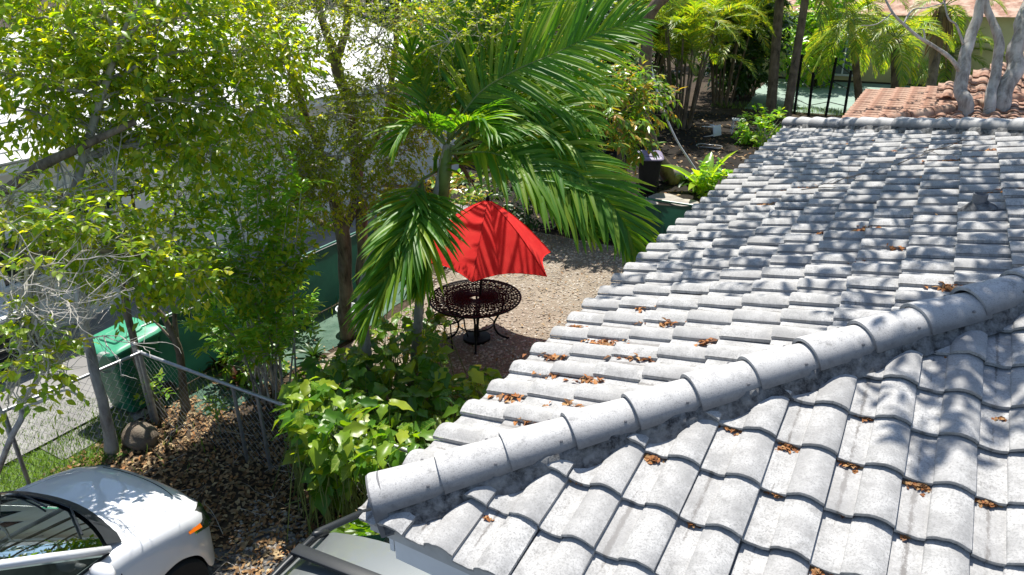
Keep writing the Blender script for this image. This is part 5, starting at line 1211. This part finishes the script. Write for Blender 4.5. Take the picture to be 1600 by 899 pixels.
for i, (px, py, sx) in enumerate(((955, 305, .5), (1000, 318, .42), (1040, 312, .46), (980, 322, .35), (1070, 320, .4))):
    c_ = at(px, py); rows = []
    for zz, s in ((0, 1), (.05, 1), (.07, .88)): rows.append([c_+Vector((sx*s*math.cos(a)*(1+.15*math.sin(a*3+i)), sx*.7*s*math.sin(a)*(1+.15*math.cos(a*2+i)), zz)) for a in [2*PI*j/16 for j in range(16)]])
    mb = MB(); mb.grid(rows, True); mb.f.append(tuple(range(32, 48))); tag(mb.build('stepping_stone', M['stone'], None, smooth=30, loc=c_), 'flat pale stone slab behind the green back screen, ' + ['leftmost of the row', 'nearest the bin foot', 'in front of the grey sack', 'lowest of the row', 'rightmost beside the banana plant'][i], 'stone', 'stone slabs behind the back screen')
def stool(label, o, s, yaw, tipped=False):
    T = thing('garden_stool', label, 'stool', o); Rz = Matrix.Rotation(yaw, 3, 'Z') @ (Matrix.Rotation(R(80), 3, 'X') if tipped else Matrix.Identity(3)); X = lambda x, y, z: Vector(o)+Vector((0, 0, .16 if tipped else 0))+Rz @ Vector((x*s, y*s, z*s))
    mb = MB(); mb.box(X(0, 0, .45), (.42*s, .36*s, .035), Rz, .01); mb.build('seat', M['frame_white'], T, smooth=30)
    for a, b in ((-1, -1), (1, -1), (-1, 1), (1, 1)): pipe('leg', [X(a*.17, b*.14, .44), X(a*.21, b*.18, 0)], .016*s, M['frame_white'], T, 6)
    mb = MB(); mb.tube([X(-.19, -.16, .2), X(.19, -.16, .2)], .011*s, 5); mb.build('stretcher', M['frame_white'], T); mb = MB(); mb.tube([X(-.19, .16, .2), X(.19, .16, .2)], .011*s, 5); mb.build('stretcher', M['frame_white'], T)
stool('white stool standing in the shade left of the low green bush', at(1152, 208), 1.05, .4)
stool('white stool lying tipped over below the areca palms', at(1103, 212), 1.0, 1.2, True)
hp = at(1108, 230); mb = MB(); mb.tube([hp+Vector((.42*math.cos(a), .25*math.sin(a), .03+.01*math.sin(a*3))) for a in [2*PI*i/30 for i in range(31)]], .014, 6, cap=False); tag(mb.build('wire_hoop', M['galv'], None, smooth=True, loc=hp), 'pale wire hoop lying flat on the dark mulch', 'hoop')
# white rope hanging from the trees to the ground
rp = at(1096, 278); rd = depth(rp)
mb = MB(); mb.tube(spline([P2(1008, 70, rd-1.3), P2(1018, 108, rd-1.1), P2(1032, 160, rd-.8), P2(1055, 215, rd-.5), P2(1078, 252, rd-.2), rp], 6), .026, 6); M['rope'] = plain('white_rope', (.72, .73, .75), .7, var=.3, scale=30, bump=.3)
tag(mb.build('hanging_rope', M['rope'], None, smooth=True, loc=rp), 'long pale rope hanging from the trees down to the banana plant', 'rope')
# banana / ginger plants by the eave
rosette('banana_plant', 'broad leaved banana plant at the foot of the hanging rope', at(1098, 300), 9, 1.25, .30, M['leaf_shrub'], 301, el=(.4, 1.25), droop=.8)
rosette('fern', 'low fern spreading below the banana plant', at(1070, 285), 16, .8, .10, M['leaf_dark'], 302, el=(.2, .9))
def bush(name, label, base, r, n, leaf, mat, seed, cat='bush', k=9, tl=.22, group=None):
    g = np.random.default_rng(seed); T = thing(name, label, cat, base, group); b = Vector(base); c = b+Vector((0, 0, r[2]*.9)); P, D = blob_twigs([(c, r, n)], g, .6); leaves_mesh('foliage', *twig_leaves(P, D, k, tl, leaf[0], leaf[1], g, .3), mat, T, kind=None)
    mb = MB(); rgq = random.Random(seed)
    for i in range(min(26, n//3)): j = rgq.randrange(n); mb.tube([b+Vector((rgq.gauss(0, .06), rgq.gauss(0, .06), 0)), b.lerp(Vector(P[j]), .5)+Vector((0, 0, .1*r[2])), Vector(P[j])], [.02, .013, .006], 4, cap=False)
    mb.build('stem', M['twig'], T, kind='stuff'); return T
bush('garden_bush', 'low bright green bush left of the far roof corner', at(1192, 226), (.95, .8, .6), 110, ((.14, .24), (.35, .5)), M['leaf_shrub'], 311)
bush('eave_plant', 'leafy green plant beside the banana plant at the eave', at(1118, 306), (.6, .5, .42), 60, ((.12, .2), (.4, .55)), M['leaf_shrub'], 312)
for i, (x, y, rx, n, mt, lab) in enumerate([(-4.2, 11.9, 1.0, 120, 'leaf_dark', 'dark shrub at the left end of the back green screen'), (-5.6, 11.2, 1.0, 120, 'leaf_dark', 'dark shrub behind the red umbrella'), (-5.9, 9.6, .8, 90, 'leaf_mango', 'leafy shrub at the far end of the long green screen')]):
    bush('screen_shrub', lab, Vector((x, y, 0)), (rx, rx*.8, .85), n, ((.14, .22), (.34, .46)), M[mt], 330+i, cat='shrub')
bush('lime_shrub', 'lime green leafy shrub between the chain link rail and the green screen', at(398, 590), (.42, .42, .62), 60, ((.11, .18), (.3, .42)), M['leaf_bush'], 321, cat='shrub')
bush('lime_shrub', 'bright leafy shrub at the foot of the green screen behind the bucket', at(455, 520), (.38, .38, .5), 50, ((.10, .16), (.3, .42)), M['leaf_shrub'], 322, cat='shrub')
# ---- mango-like tree in the middle distance, its high crown shading the roof
bm_ = at(972, 300); dm = depth(bm_)
trm = [([bm_, P2(978, 250, dm-.4), P2(990, 190, dm-.8), P2(1002, 110, dm-1.3), P2(1010, 20, dm-1.9), P2(1016, -70, dm-2.4), P2(1040, -190, dm-3.0)], [.17, .14, .13, .13, .13, .12, .10])]
blm = [B_(930, 125, 15.4, .95, 60), B_(985, 130, 15.6, .7, 40), B_(890, 165, 15.2, .8, 50), B_(960, 180, 15.0, .9, 60), B_(1020, 165, 15.4, .45, 22), B_(930, 225, 14.8, .6, 30), B_(995, 225, 15.2, .4, 20), B_(870, 110, 15.6, .8, 50), B_(850, 210, 15, .6, 30)]
make_tree('mango_tree', 'broad leaved tree with orange new leaves behind the palm fronds', bm_, [([bm_, P2(972, 250, dm-.4), P2(965, 200, dm-.8), P2(950, 150, dm-1.2)], [.13, .11, .09, .05])], blm, ((.16, .26), (.28, .36)), (M['bark'], M['bark'], M['leaf_mango']), 106, kleaf=10, tl=.32, sub=4, limb_r=.04, droop=.55, spread=.8)
def on_roof(px, py):
    d = ray(px, py)
    for k in range(5000):
        p = CAM+d*(k*.004)
        zr_ = EAVE+min(p.x, p.y, HLEN-p.y)*SL-.048
        if p.z <= zr_ and p.x > 0: return p
    return None
# the tall shade tree: trunk in view, crown above the picture
hc = bm_+Vector((.9, 1.4, 0)); SHN = Vector((0, 0, 0))
high = []
M['canopy_leaf'] = M['leaf_mango']
rgh = random.Random(15)
for (px, py, z, r, n) in SHADE_PX:
    q = on_roof(px, py)
    if q is not None: q = q+SUND*((z-q.z)/SUND.z); SHADE.append((q.x, q.y, q.z, r, n))
for (x, y, z, r, n) in SHADE: high.append((Vector((x, y, z)), (r, r, r*.5), n))
make_tree('shade_tree', 'tall brown trunked tree behind the areca palms whose crown spreads above the roof', hc, [([hc, P2(1006, 200, depth(hc)-.9), P2(1010, 100, depth(hc)-1.6), P2(1013, 20, depth(hc)-2.2), hc+Vector((.5, -.9, 5.6)), Vector((-2.2, 12.2, 8.2))], [.20, .17, .16, .15, .14, .10]),
    ([Vector((-2.2, 12.2, 8.2)), Vector((-.8, 10.6, 9.2)), Vector((.8, 8.8, 9.8)), Vector((2.2, 7.4, 10.2))], [.10, .09, .07, .04]), ([Vector((-2.2, 12.2, 8.2)), Vector((-1.6, 14, 9.4)), Vector((-.6, 15.5, 10))], [.09, .07, .04])],
    high, ((.14, .24), (.3, .42)), (M['palm_brown'], M['bark'], M['leaf_mango']), 107, kleaf=9, tl=.35, sub=4, limb_r=.06, droop=.4)
# ---- areca clump
for i, (px, py, nst, hts, lab) in enumerate([(1062, 200, 11, (1.9, 3.7), 'clump of thin caned areca palms in front of the dark yard'), (1128, 165, 9, (2.0, 3.8), 'shaded areca palm clump further back'), (900, 215, 7, (1.8, 3.6), 'areca palm clump half hidden behind the mango tree'), (1165, 150, 8, (1.6, 3.4), 'areca palm clump between the tall palms and the court'), (1005, 180, 8, (1.8, 3.6), 'areca palm clump beside the tall shade tree trunk')]):
    b = at(px, py); rg = random.Random(400+i); T = thing('areca_palm', lab, 'palm', b, 'areca palm clumps of the back yard')
    for k in range(nst):
        a = 2*PI*k/nst+rg.uniform(-.3, .3); h = rg.uniform(*hts); s = b+Vector((.35*math.cos(a), .35*math.sin(a), 0)); tp = s+Vector((.16*h*math.cos(a), .16*h*math.sin(a), h)); ringed_trunk(T, [s, s.lerp(tp, .5)+Vector((0, 0, .1)), tp], [.05, .042, .035], M['palm_brown'], 7)
        for q in range(6):
            az = rg.uniform(0, 2*PI); frond(T, arc_frond_pts(tp, az, rg.uniform(.3, 1.25), rg.uniform(1.7, 2.5), rg.uniform(1.5, 2.4)), 34, .48, .032, (M['rachis'], M['leaf_areca']), rg, droop=.7, r0=.016)
# ---- tall palms
for i, (p0, p1, r, lab, cr) in enumerate([((1203, 188), (1222, -60), .20, 'dark trunked tall palm left of the leaning one', 7.2), ((1227, 196), (1268, -60), .17, 'leaning tall palm with a ringed trunk in front of the court', 7.0)]):
    b = at(*p0); d = depth(b); top = P2(p1[0], p1[1], d-1.2); feather_palm('coconut_palm', lab, b, top+Vector((0, 0, .4)), [r, r*.85, r*.75], (M['rachis'], M['leaf_areca'], M['palm_brown']), 500+i, nf=16, L=3.6, leafL=.75, wd=.042, npair=46, fall=2.2, group='tall palms behind the far roof corner', els=(-.6, 1.0))
for i, (p0, z, r, lab, nf, L, cp) in enumerate([((1345, 180), 3.1, .16, 'palm with yellow green hanging fronds in front of the yellow house', 18, 2.8, (1330, 30)), ((1400, 190), 2.4, .2, 'short palm between the yellow house and the orange roof', 14, 2.2, (1400, 60)), ((1450, 160), 4.0, .22, 'palm with a thatch of dead brown fronds beside the grey tree', 14, 2.6, (1475, 10)), ((1560, 120), 4.2, .2, 'palm behind the orange roof at the right edge', 20, 3.4, (1575, 55)), ((1430, 122), 3.4, .2, 'palm behind the low orange roof left of the grey tree', 18, 3.0, (1425, 50)), ((1478, 135), 3.0, .2, 'low crowned palm directly behind the orange roof ridge', 18, 2.8, (1484, 85)), ((1545, 128), 3.0, .2, 'palm filling the gap between the grey trunks', 18, 3.0, (1548, 70)), ((1505, 118), 3.4, .2, 'palm with low spreading fronds directly behind the grey tree', 18, 3.0, (1515, 40)), ((1130, 120), 4.2, .18, 'palm far back between the areca clumps', 16, 2.8, (1140, 20)), ((1060, 110), 5.0, .2, 'palm at the back of the dark yard', 16, 3.0, (1060, -10))]):
    b = at(p0[0], p0[1]); b = Vector((b.x, min(b.y, 30), 0)) if b.y < 60 else Vector((0, 30, 0)); d = depth(b); b = at(p0[0], p0[1]); d = depth(b); top = P2(cp[0], cp[1], d-.6); T = feather_palm('feather_palm', lab, b, top, [r, r*.85, r*.8], (M['rachis'], M['leaf_areca'], M['palm_brown']), 520+i, nf=nf, L=L, leafL=.6, wd=.036, npair=42, fall=2.3, group='feather palms behind the far roof', els=(-.7, 1.0))
    if i in (2, 8, 9):
        rg = random.Random(9)
        for k in range(26):
            a = rg.uniform(0, 2*PI); z_ = rg.uniform(.1, 1.7); s = top.lerp(b, z_/(top-b).length)+Vector((r*math.cos(a), r*math.sin(a), 0)); V, F = leaflet_arrays(s, Vector((math.cos(a)*.4, math.sin(a)*.4, -1)).normalized(), Vector((math.cos(a), math.sin(a), .2)), rg.uniform(.8, 1.5), .16, .4, rg, 4); MB().add(V, F).build('dead_frond', M['thatch'], T, smooth=True)
# ---- yellow house and black post fence
yh = at(1330, 135); YX, YY = yh.x, yh.y+2.0
YH = thing('yellow_house', 'pale yellow house with a wide grey window beyond the court', 'house', (YX, YY, 0))
mb = MB(); mb.box((YX+1, YY+3, 1.6), (15, 6, 3.2)); mb.build('wall', M['yellow_wall'], YH)
mb = MB(); mb.add([(YX-7.2, YY-.6, 3.15), (YX+9.2, YY-.6, 3.15), (YX+9.2, YY+3, 4.3), (YX-7.2, YY+3, 4.3), (YX+9.2, YY+6.6, 3.15), (YX-7.2, YY+6.6, 3.15)], [(0, 1, 2, 3), (3, 2, 4, 5)]); mb.build('roof', M['terracotta'], YH)
p = atY(1303, 118, YY); q = atY(1352, 50, YY); wx, wz, ww, wh = (p.x+q.x)/2, max(.2, p.z), q.x-p.x, 2.3
mb = MB()
for xx in np.linspace(wx-ww/2, wx+ww/2, 4): mb.box((xx, YY-.03, .25+wh/2), (.07, .08, wh-.1))
for zz in (.25, .25+wh): mb.box((wx, YY-.03, zz), (ww+.14, .085, .09))
wn = mb.build('window', M['frame_white'], YH); mb = MB(); mb.box((wx, YY-.004, .25+wh/2), (ww, .03, wh-.1)); mb.build('pane', plain('grey_pane', (.16, .19, .20), .15, var=.2, bump=0), wn)
mb = MB(); mb.box((YX-3.2, YY-.25, .9), (.5, .3, 1.3), None, .03); mb.build('meter_box', plain('blue_box', (.08, .12, .35), .5, bump=0), YH)
WF = thing('wire_fence', 'thin black post and wire fence in front of the sunny court', 'fence', at(1244, 178)); blk = M['iron']
ps = []
for (bx, by, tx, ty) in ((1241, 178, 1253, 85), (1263, 182, 1271, 113), (1290, 182, 1307, 90), (1318, 184, 1330, 110)):
    b = at(bx, by); t_ = P2(tx, ty, depth(b)-.5); pipe('post', [b, t_], .05, blk, WF, 8); ps.append((b, t_))
for (b, t_), (b2_, t2_) in zip(ps, ps[1:]):
    for q in (.25, .6, .92): pipe('wire', [b.lerp(t_, q), b2_.lerp(t2_, q)], .014, blk, WF, 4)
# ---- orange tiled roof right behind the far hip
OX, OY, OZ = P2(1302, 206, 14.2)
OH = thing('orange_roofed_house', 'house with a weathered orange barrel tile roof behind the grey tree', 'house', (OX+4, OY+4, 0))
mb = MB(); mb.box((OX+5.3, OY+3.2, OZ/2-.2), (9.6, 5.6, OZ-.3)); mb.build('wall', M['white_wall'], OH)
mb = MB(); s3 = .12; mb.add([(OX, OY, OZ-.05), (OX+10, OY, OZ-.05), (OX+10, OY+3.0, OZ-.05+3.0*s3), (OX+3.0, OY+3.0, OZ-.05+3.0*s3), (OX, OY+6.0, OZ-.05)], [(0, 1, 2, 3), (0, 3, 4)]); mb.add([(OX+10, OY+3.0, OZ-.05+3.0*s3), (OX+3.0, OY+3.0, OZ-.05+3.0*s3), (OX, OY+6.0, OZ-.05), (OX+10, OY+6.0, OZ-.05)], [(0, 1, 2, 3)]); orf = mb.build('roof', M['terracotta'], OH)
mb = MB(); mb.box((OX+5, OY-.02, OZ-.12), (10, .05, .16)); mb.build('fascia', M['terra_edge'], OH)
tme = [m.copy() for m in TMESH]
for m in tme: m.materials.clear(); m.materials.append(M['terracotta'])
th3 = math.atan(s3); c3, n3 = math.cos(th3), math.sin(th3); M3B = Matrix(((1, 0, 0), (0, c3, -n3), (0, n3, c3))); M3A = Matrix(((0, c3, -n3), (-1, 0, 0), (0, n3, c3))); cnt = 0; rr_ = random.Random(12)
lst = []
for i in range(0, 26):
    for c in range(0, 9):
        x = OX+i*TW; y = OY+c*EX*c3
        if x-OX < y-OY+.05: continue
        lst.append((Vector((x, y, OZ+c*EX*n3)), M3B))
for i in range(0, 18):
    for c in range(0, 9):
        y = OY+i*TW; x = OX+c*EX*c3
        if y-OY < x-OX+.32: continue
        lst.append((Vector((x, y+TW, OZ+c*EX*n3)), M3A))
MS = Matrix(((1, 0, 0), (0, .94, -.342), (0, .342, .94)))
for i in range(0, 22):
    for c in range(0, 12):
        if i*TW < c*EX*.8-.3: continue
        lst.append((Vector((OX+1.6+i*TW, OY+3.1+c*EX*.94, OZ+.30+c*EX*.342)), MS))
mb = MB(); mb.add([(OX+1.6, OY+3.1, OZ+.24), (OX+10.4, OY+3.1, OZ+.24), (OX+10.4, OY+7, OZ+1.64), (OX+4.6, OY+7, OZ+1.64), (OX+10.4, OY+7, 0), (OX+4.6, OY+7, 0), (OX+1.6, OY+3.1, 0), (OX+10.4, OY+3.1, 0)], [(0, 1, 2, 3), (3, 2, 4, 5), (0, 3, 5, 6), (1, 0, 6, 7)]); mb.build('roof_gable', M['terracotta'], OH)
ov, of_ = [], []
for o, Mx in lst:
    M4 = (Mx @ Matrix.Rotation(rr_.gauss(0, .012), 3, 'Z') @ Matrix.Rotation(rr_.gauss(0, .012), 3, 'X')).to_4x4(); px_ = pix(o)
    if cnt < 300 and -40 < px_[0] < 1640 and px_[1] < 215: 
        ob = bpy.data.objects.new('roof_tile', tme[rr_.randrange(5)]); COL.objects.link(ob); ob.parent = orf; M4.translation = o-Vector((OX+4, OY+4, 0)); ob.matrix_local = M4; cnt += 1
    else:
        M4.translation = o; k_ = len(ov); ov += [tuple(M4 @ Vector(v)) for v in TILES[0][0]]; of_ += [tuple(i+k_ for i in f) for f in TILES[0][1]]
mb = MB(); mb.add(ov, of_); mb.build('roof_tile', M['terracotta'], orf, smooth=50, kind='stuff')
oh = MB()
for k in range(8):
    p = Vector((OX+.05+k*.38, OY+.05+k*.38, OZ+.03+k*.38*s3)); q = p+Vector((.43, .43, .43*s3)); MB().tube([p, q], [.15, .13], 12).build('ridge_tile', M['terracotta'], orf, smooth=40)
# ---- grey tree right behind the far hip
gb = Vector((P2(1530, 185, 14.6).x, P2(1530, 185, 14.6).y, 0)); g1_, g2_, g3_ = gb, gb+Vector((.35, .1, 0)), gb+Vector((.75, .2, 0))
D_ = 14.5
make_tree('grey_tree', 'bare grey multi stemmed tree standing behind the far hip of the roof', gb, [([g1_, P2(1508, 185, D_), P2(1500, 140, D_), P2(1505, 95, D_), P2(1520, 50, D_), P2(1535, 0, D_-.1), P2(1550, -80, D_-.2)], [0.158, 0.144, 0.130, 0.115, 0.101, 0.086, 0.065]),
    ([g2_, P2(1542, 185, D_), P2(1553, 130, D_), P2(1560, 80, D_), P2(1552, 40, D_), P2(1540, 0, D_), P2(1530, -70, D_)], [0.144, 0.115, 0.101, 0.094, 0.079, 0.065, 0.043]), ([g3_, P2(1560, 185, D_+.1), P2(1580, 110, D_), P2(1595, 50, D_), P2(1615, -20, D_), P2(1625, -100, D_)], [0.187, 0.173, 0.166, 0.144, 0.122, 0.086]),
    ([P2(1501, 115, D_), P2(1485, 92, D_-.1), P2(1460, 72, D_-.2), P2(1435, 58, D_-.3), P2(1412, 38, D_-.35), P2(1395, 20, D_-.4), P2(1380, -10, D_-.4)], [0.050, 0.043, 0.036, 0.032, 0.027, 0.022, 0.018]),
    ([P2(1412, 38, D_-.35), P2(1425, 16, D_-.3), P2(1450, 12, D_-.3), P2(1475, 5, D_-.3)], [0.022, 0.016, 0.013, 0.009]), ([P2(1445, 62, D_-.25), P2(1444, 50, D_-.3), P2(1440, 45, D_-.3)], [0.022, 0.014, 0.009]), ([P2(1505, 70, D_), P2(1495, 40, D_-.1), P2(1480, 25, D_-.1), P2(1470, -30, D_)], [0.029, 0.022, 0.018, 0.014]),
    ([P2(1395, 20, D_-.4), P2(1370, 38, D_-.4), P2(1345, 40, D_-.4)], [0.014, 0.011, 0.006])],
    [(P2(1550, -160, 14), (1.6, 1.6, .7), 70), (P2(1650, -200, 13.5), (1.6, 1.6, .7), 70), (P2(1450, -150, 13.5), (1.3, 1.3, .6), 50), (Vector((.6, 17.0, 6.9)), (1, 1, .5), 36), (Vector((2.2, 16.4, 7.0)), (1, 1, .5), 36), (Vector((3.6, 17.2, 7.2)), (1.1, 1.1, .5), 40), (Vector((2.8, 19, 7.4)), (1.2, 1.2, .5), 40), (Vector((1.2, 18.8, 7.2)), (1, 1, .5), 30)], ((.09, .14), (.4, .5)), (M['bark_grey'], M['bark_grey'], M['leaf_left']), 108, kleaf=8, limb_r=.06, sub=5, limbs_from=.8)  # leaf clusters over the orange roof are added, out of view, to shade it
# ---- dark planting that closes the view beyond the yard
k_ = 0
labs = ['dense dark tree far behind the left white roof', 'dark broad tree behind the mango tree', 'dense tree behind the areca palms', 'dark tree left of the sunny court', 'tree behind the yellow house', 'far dark tree at the right edge', 'dark hedge tree behind the palm crowns', 'far tree above the white roof ridge', 'shaded tree beside the tall palms', 'tall tree added beyond the left end of the white roof to screen the sky from the windscreen', 'tall tree added behind the middle of the white roof to screen the sky from the windscreen']  # the white roof trees are added to keep sky out of windscreen reflections
for i, (x, y, h, r, mat) in enumerate([(-16, 24, 4, 3.2, 'leaf_dark'), (-7.5, 20.5, 3.0, 2.2, 'leaf_dark'), (-9, 27, 4, 3.0, 'leaf_dark'), (-5.6, 31, 4, 2.2, 'leaf_dark'), (2, 52, 5.5, 4.5, 'leaf_dark'), (11, 44, 5, 4.5, 'leaf_dark'), (-12.5, 17.5, 3.4, 2.4, 'leaf_mango'), (-22, 36, 6, 5, 'leaf_dark'), (-3.2, 36, 4, 2.4, 'leaf_shrub'), (-21, 8, 8, 4.5, 'leaf_dark'), (-21, 17, 8, 4.5, 'leaf_dark')]):
    b = Vector((x, y, 0)); make_tree('backdrop_tree', labs[i], b, [([b, b+Vector((.2, .1, h*.5)), b+Vector((.1, .2, h))], [.2, .16, .1])], [(b+Vector((rg.uniform(-.5, .5)*r, rg.uniform(-.5, .5)*r, h*f)), (r*.62, r*.62, r*.5), 85) for f in (.35, .6, .85, 1.1, .45)], ((.22, .38), (.4, .55)), (M['bark_dark'], M['bark_dark'], M[mat]), 600+i, kleaf=9, tl=.5, sub=3, limb_r=.06, group='dark trees beyond the yard', twig_show=.2)
M['hedge'] = M['leaf_dark']; g = np.random.default_rng(77); n = 5200
P = np.stack([g.uniform(-60, 60, n), g.uniform(52, 70, n), g.uniform(0, 7.5, n)], 1); D = norm(g.normal(0, 1, (n, 3))); B_l = twig_leaves(P, D, 6, .9, (.5, .9), (.4, .6), g, .3); leaves_mesh('distant_woodland', *B_l, M['leaf_dark'], kind='stuff')
# ---- dry leaves caught on the roof
def clump(px, py, r, n, seed, label):
    p = on_roof(px, py)
    if p is None: return
    g_ = np.random.default_rng(seed); a = g_.uniform(0, 2*PI, n); q = np.abs(g_.normal(0, .5, n)); pl = 'B' if p.y < p.x else 'A'; Mx = MBm if pl == 'B' else MA
    ux, uy, uz = Mx.col[0], Mx.col[1], Mx.col[2]; B = np.array([tuple(p+ux*(r*1.3*q_*math.cos(a_))+uy*(r*.6*q_*math.sin(a_))+uz*(.004+.016*g_.random()*max(0, 1-q_))) for a_, q_ in zip(a, q)])
    D = norm(np.array([tuple(ux*g_.normal()+uy*g_.normal()+uz*g_.normal(0, .10)) for _ in range(n)])); N = norm(np.array([tuple(uz+ux*g_.normal(0, .25)+uy*g_.normal(0, .25)) for _ in range(n)])); L = g_.uniform(.02, .042, n); B = B-D*L[:, None]*.5
    o = leaves_mesh('dry_leaf_clump', B, D, N, L, L*.55, M['dry'], fold=.4, droop=.2, loc=p); tag(o, label, 'leaf litter', 'dry leaf clumps caught under the tile butts', 'stuff')
cl = [(1022, 719, .055, 34), (1145, 672, .05, 26), (910, 755, .04, 18), (1232, 699, .06, 40), (1330, 727, .06, 36), (1438, 760, .065, 48), (1211, 772, .05, 22), (1330, 805, .05, 20), (1082, 818, .045, 18), (1275, 893, .06, 30), (1540, 788, .05, 26), (1415, 836, .05, 18), (1570, 660, .05, 18), (762, 812, .03, 5), (1470, 550, .05, 22), (1355, 655, .05, 16)]
for i, (px, py, r, n) in enumerate(cl): clump(px, py, r*1.35, int(n*1.7), 700+i, 'small pile of dry brown leaves caught under a near roof tile')
fl = []
g_ = np.random.default_rng(5); Bs, Ds, Ns, Ls = [], [], [], []
spots = [(px, py, r, n) for (px, py, r, n) in [(940, 542, .16, 102), (1040, 508, .12, 68), (860, 560, .1, 61), (800, 622, .12, 51), (870, 590, .12, 68), (985, 562, .12, 68), (1000, 483, .1, 44), (1102, 540, .05, 17), (1250, 300, .2, 102), (1210, 320, .2, 85), (1330, 225, .3, 119), (1420, 235, .3, 136), (1500, 225, .3, 136), (1480, 255, .3, 119), (1345, 410, .1, 40), (1400, 390, .1, 40), (1430, 285, .2, 85), (1545, 240, .25, 102), (1360, 360, .12, 40), (1460, 345, .12, 51), (1500, 330, .1, 44), (1485, 452, .08, 40), (1400, 300, .2, 68), (1280, 370, .1, 34), (830, 665, .08, 27), (1190, 300, .16, 51), (1565, 300, .2, 51), (890, 640, .1, 40), (760, 690, .08, 24), (920, 600, .1, 40), (950, 500, .08, 24), (900, 515, .1, 30)]]
for (px, py, r, n) in spots:
    p = on_roof(px, py)
    if p is None: continue
    for k in range(n):
        a = g_.uniform(0, 2*PI); q = abs(g_.normal(0, .6)); ux, uy, uz = MA.col[0], MA.col[1], MA.col[2]; b = p+ux*(r*.5*q*math.cos(a))+uy*(r*1.3*q*math.sin(a)); b.z = EAVE+b.x*SL-.036+.024*g_.random(); Bs.append(tuple(b)); Ds.append(tuple(ux*g_.normal()+uy*g_.normal()+uz*g_.normal(0, .2))); Ns.append(tuple(uz+ux*g_.normal(0, .3)+uy*g_.normal(0, .3))); Ls.append(g_.uniform(.03, .075))
L = np.array(Ls); leaves_mesh('roof_leaf_litter', np.array(Bs), norm(np.array(Ds)), norm(np.array(Ns)), L, L*.5, M['dry'], kind='stuff', fold=.4, droop=.2)
mb = MB(); rgt = random.Random(5)
for px, py in ((1400, 270), (1440, 250), (1470, 215), (1300, 300), (1560, 210), (1250, 310), (1500, 195)):
    p = on_roof(px, py)
    if p: bare_twigs(mb, p+Vector((0, 0, .10)), Vector((1, .5, .24)), .5, 1, rgt, .006)
mb.build('fallen_twigs', M['bark_dark'], None, kind='stuff')

mb = MB()
for k in range(46):
    x, y = rgt.uniform(-5.8, -1.6), rgt.uniform(1.0, 3.2); bare_twigs(mb, Vector((x, y, .02)), Vector((rgt.gauss(0, 1), rgt.gauss(0, 1), .03)), rgt.uniform(.2, .6), 1, rgt, .005)
mb.build('ground_twigs', M['twig'], None, kind='stuff')
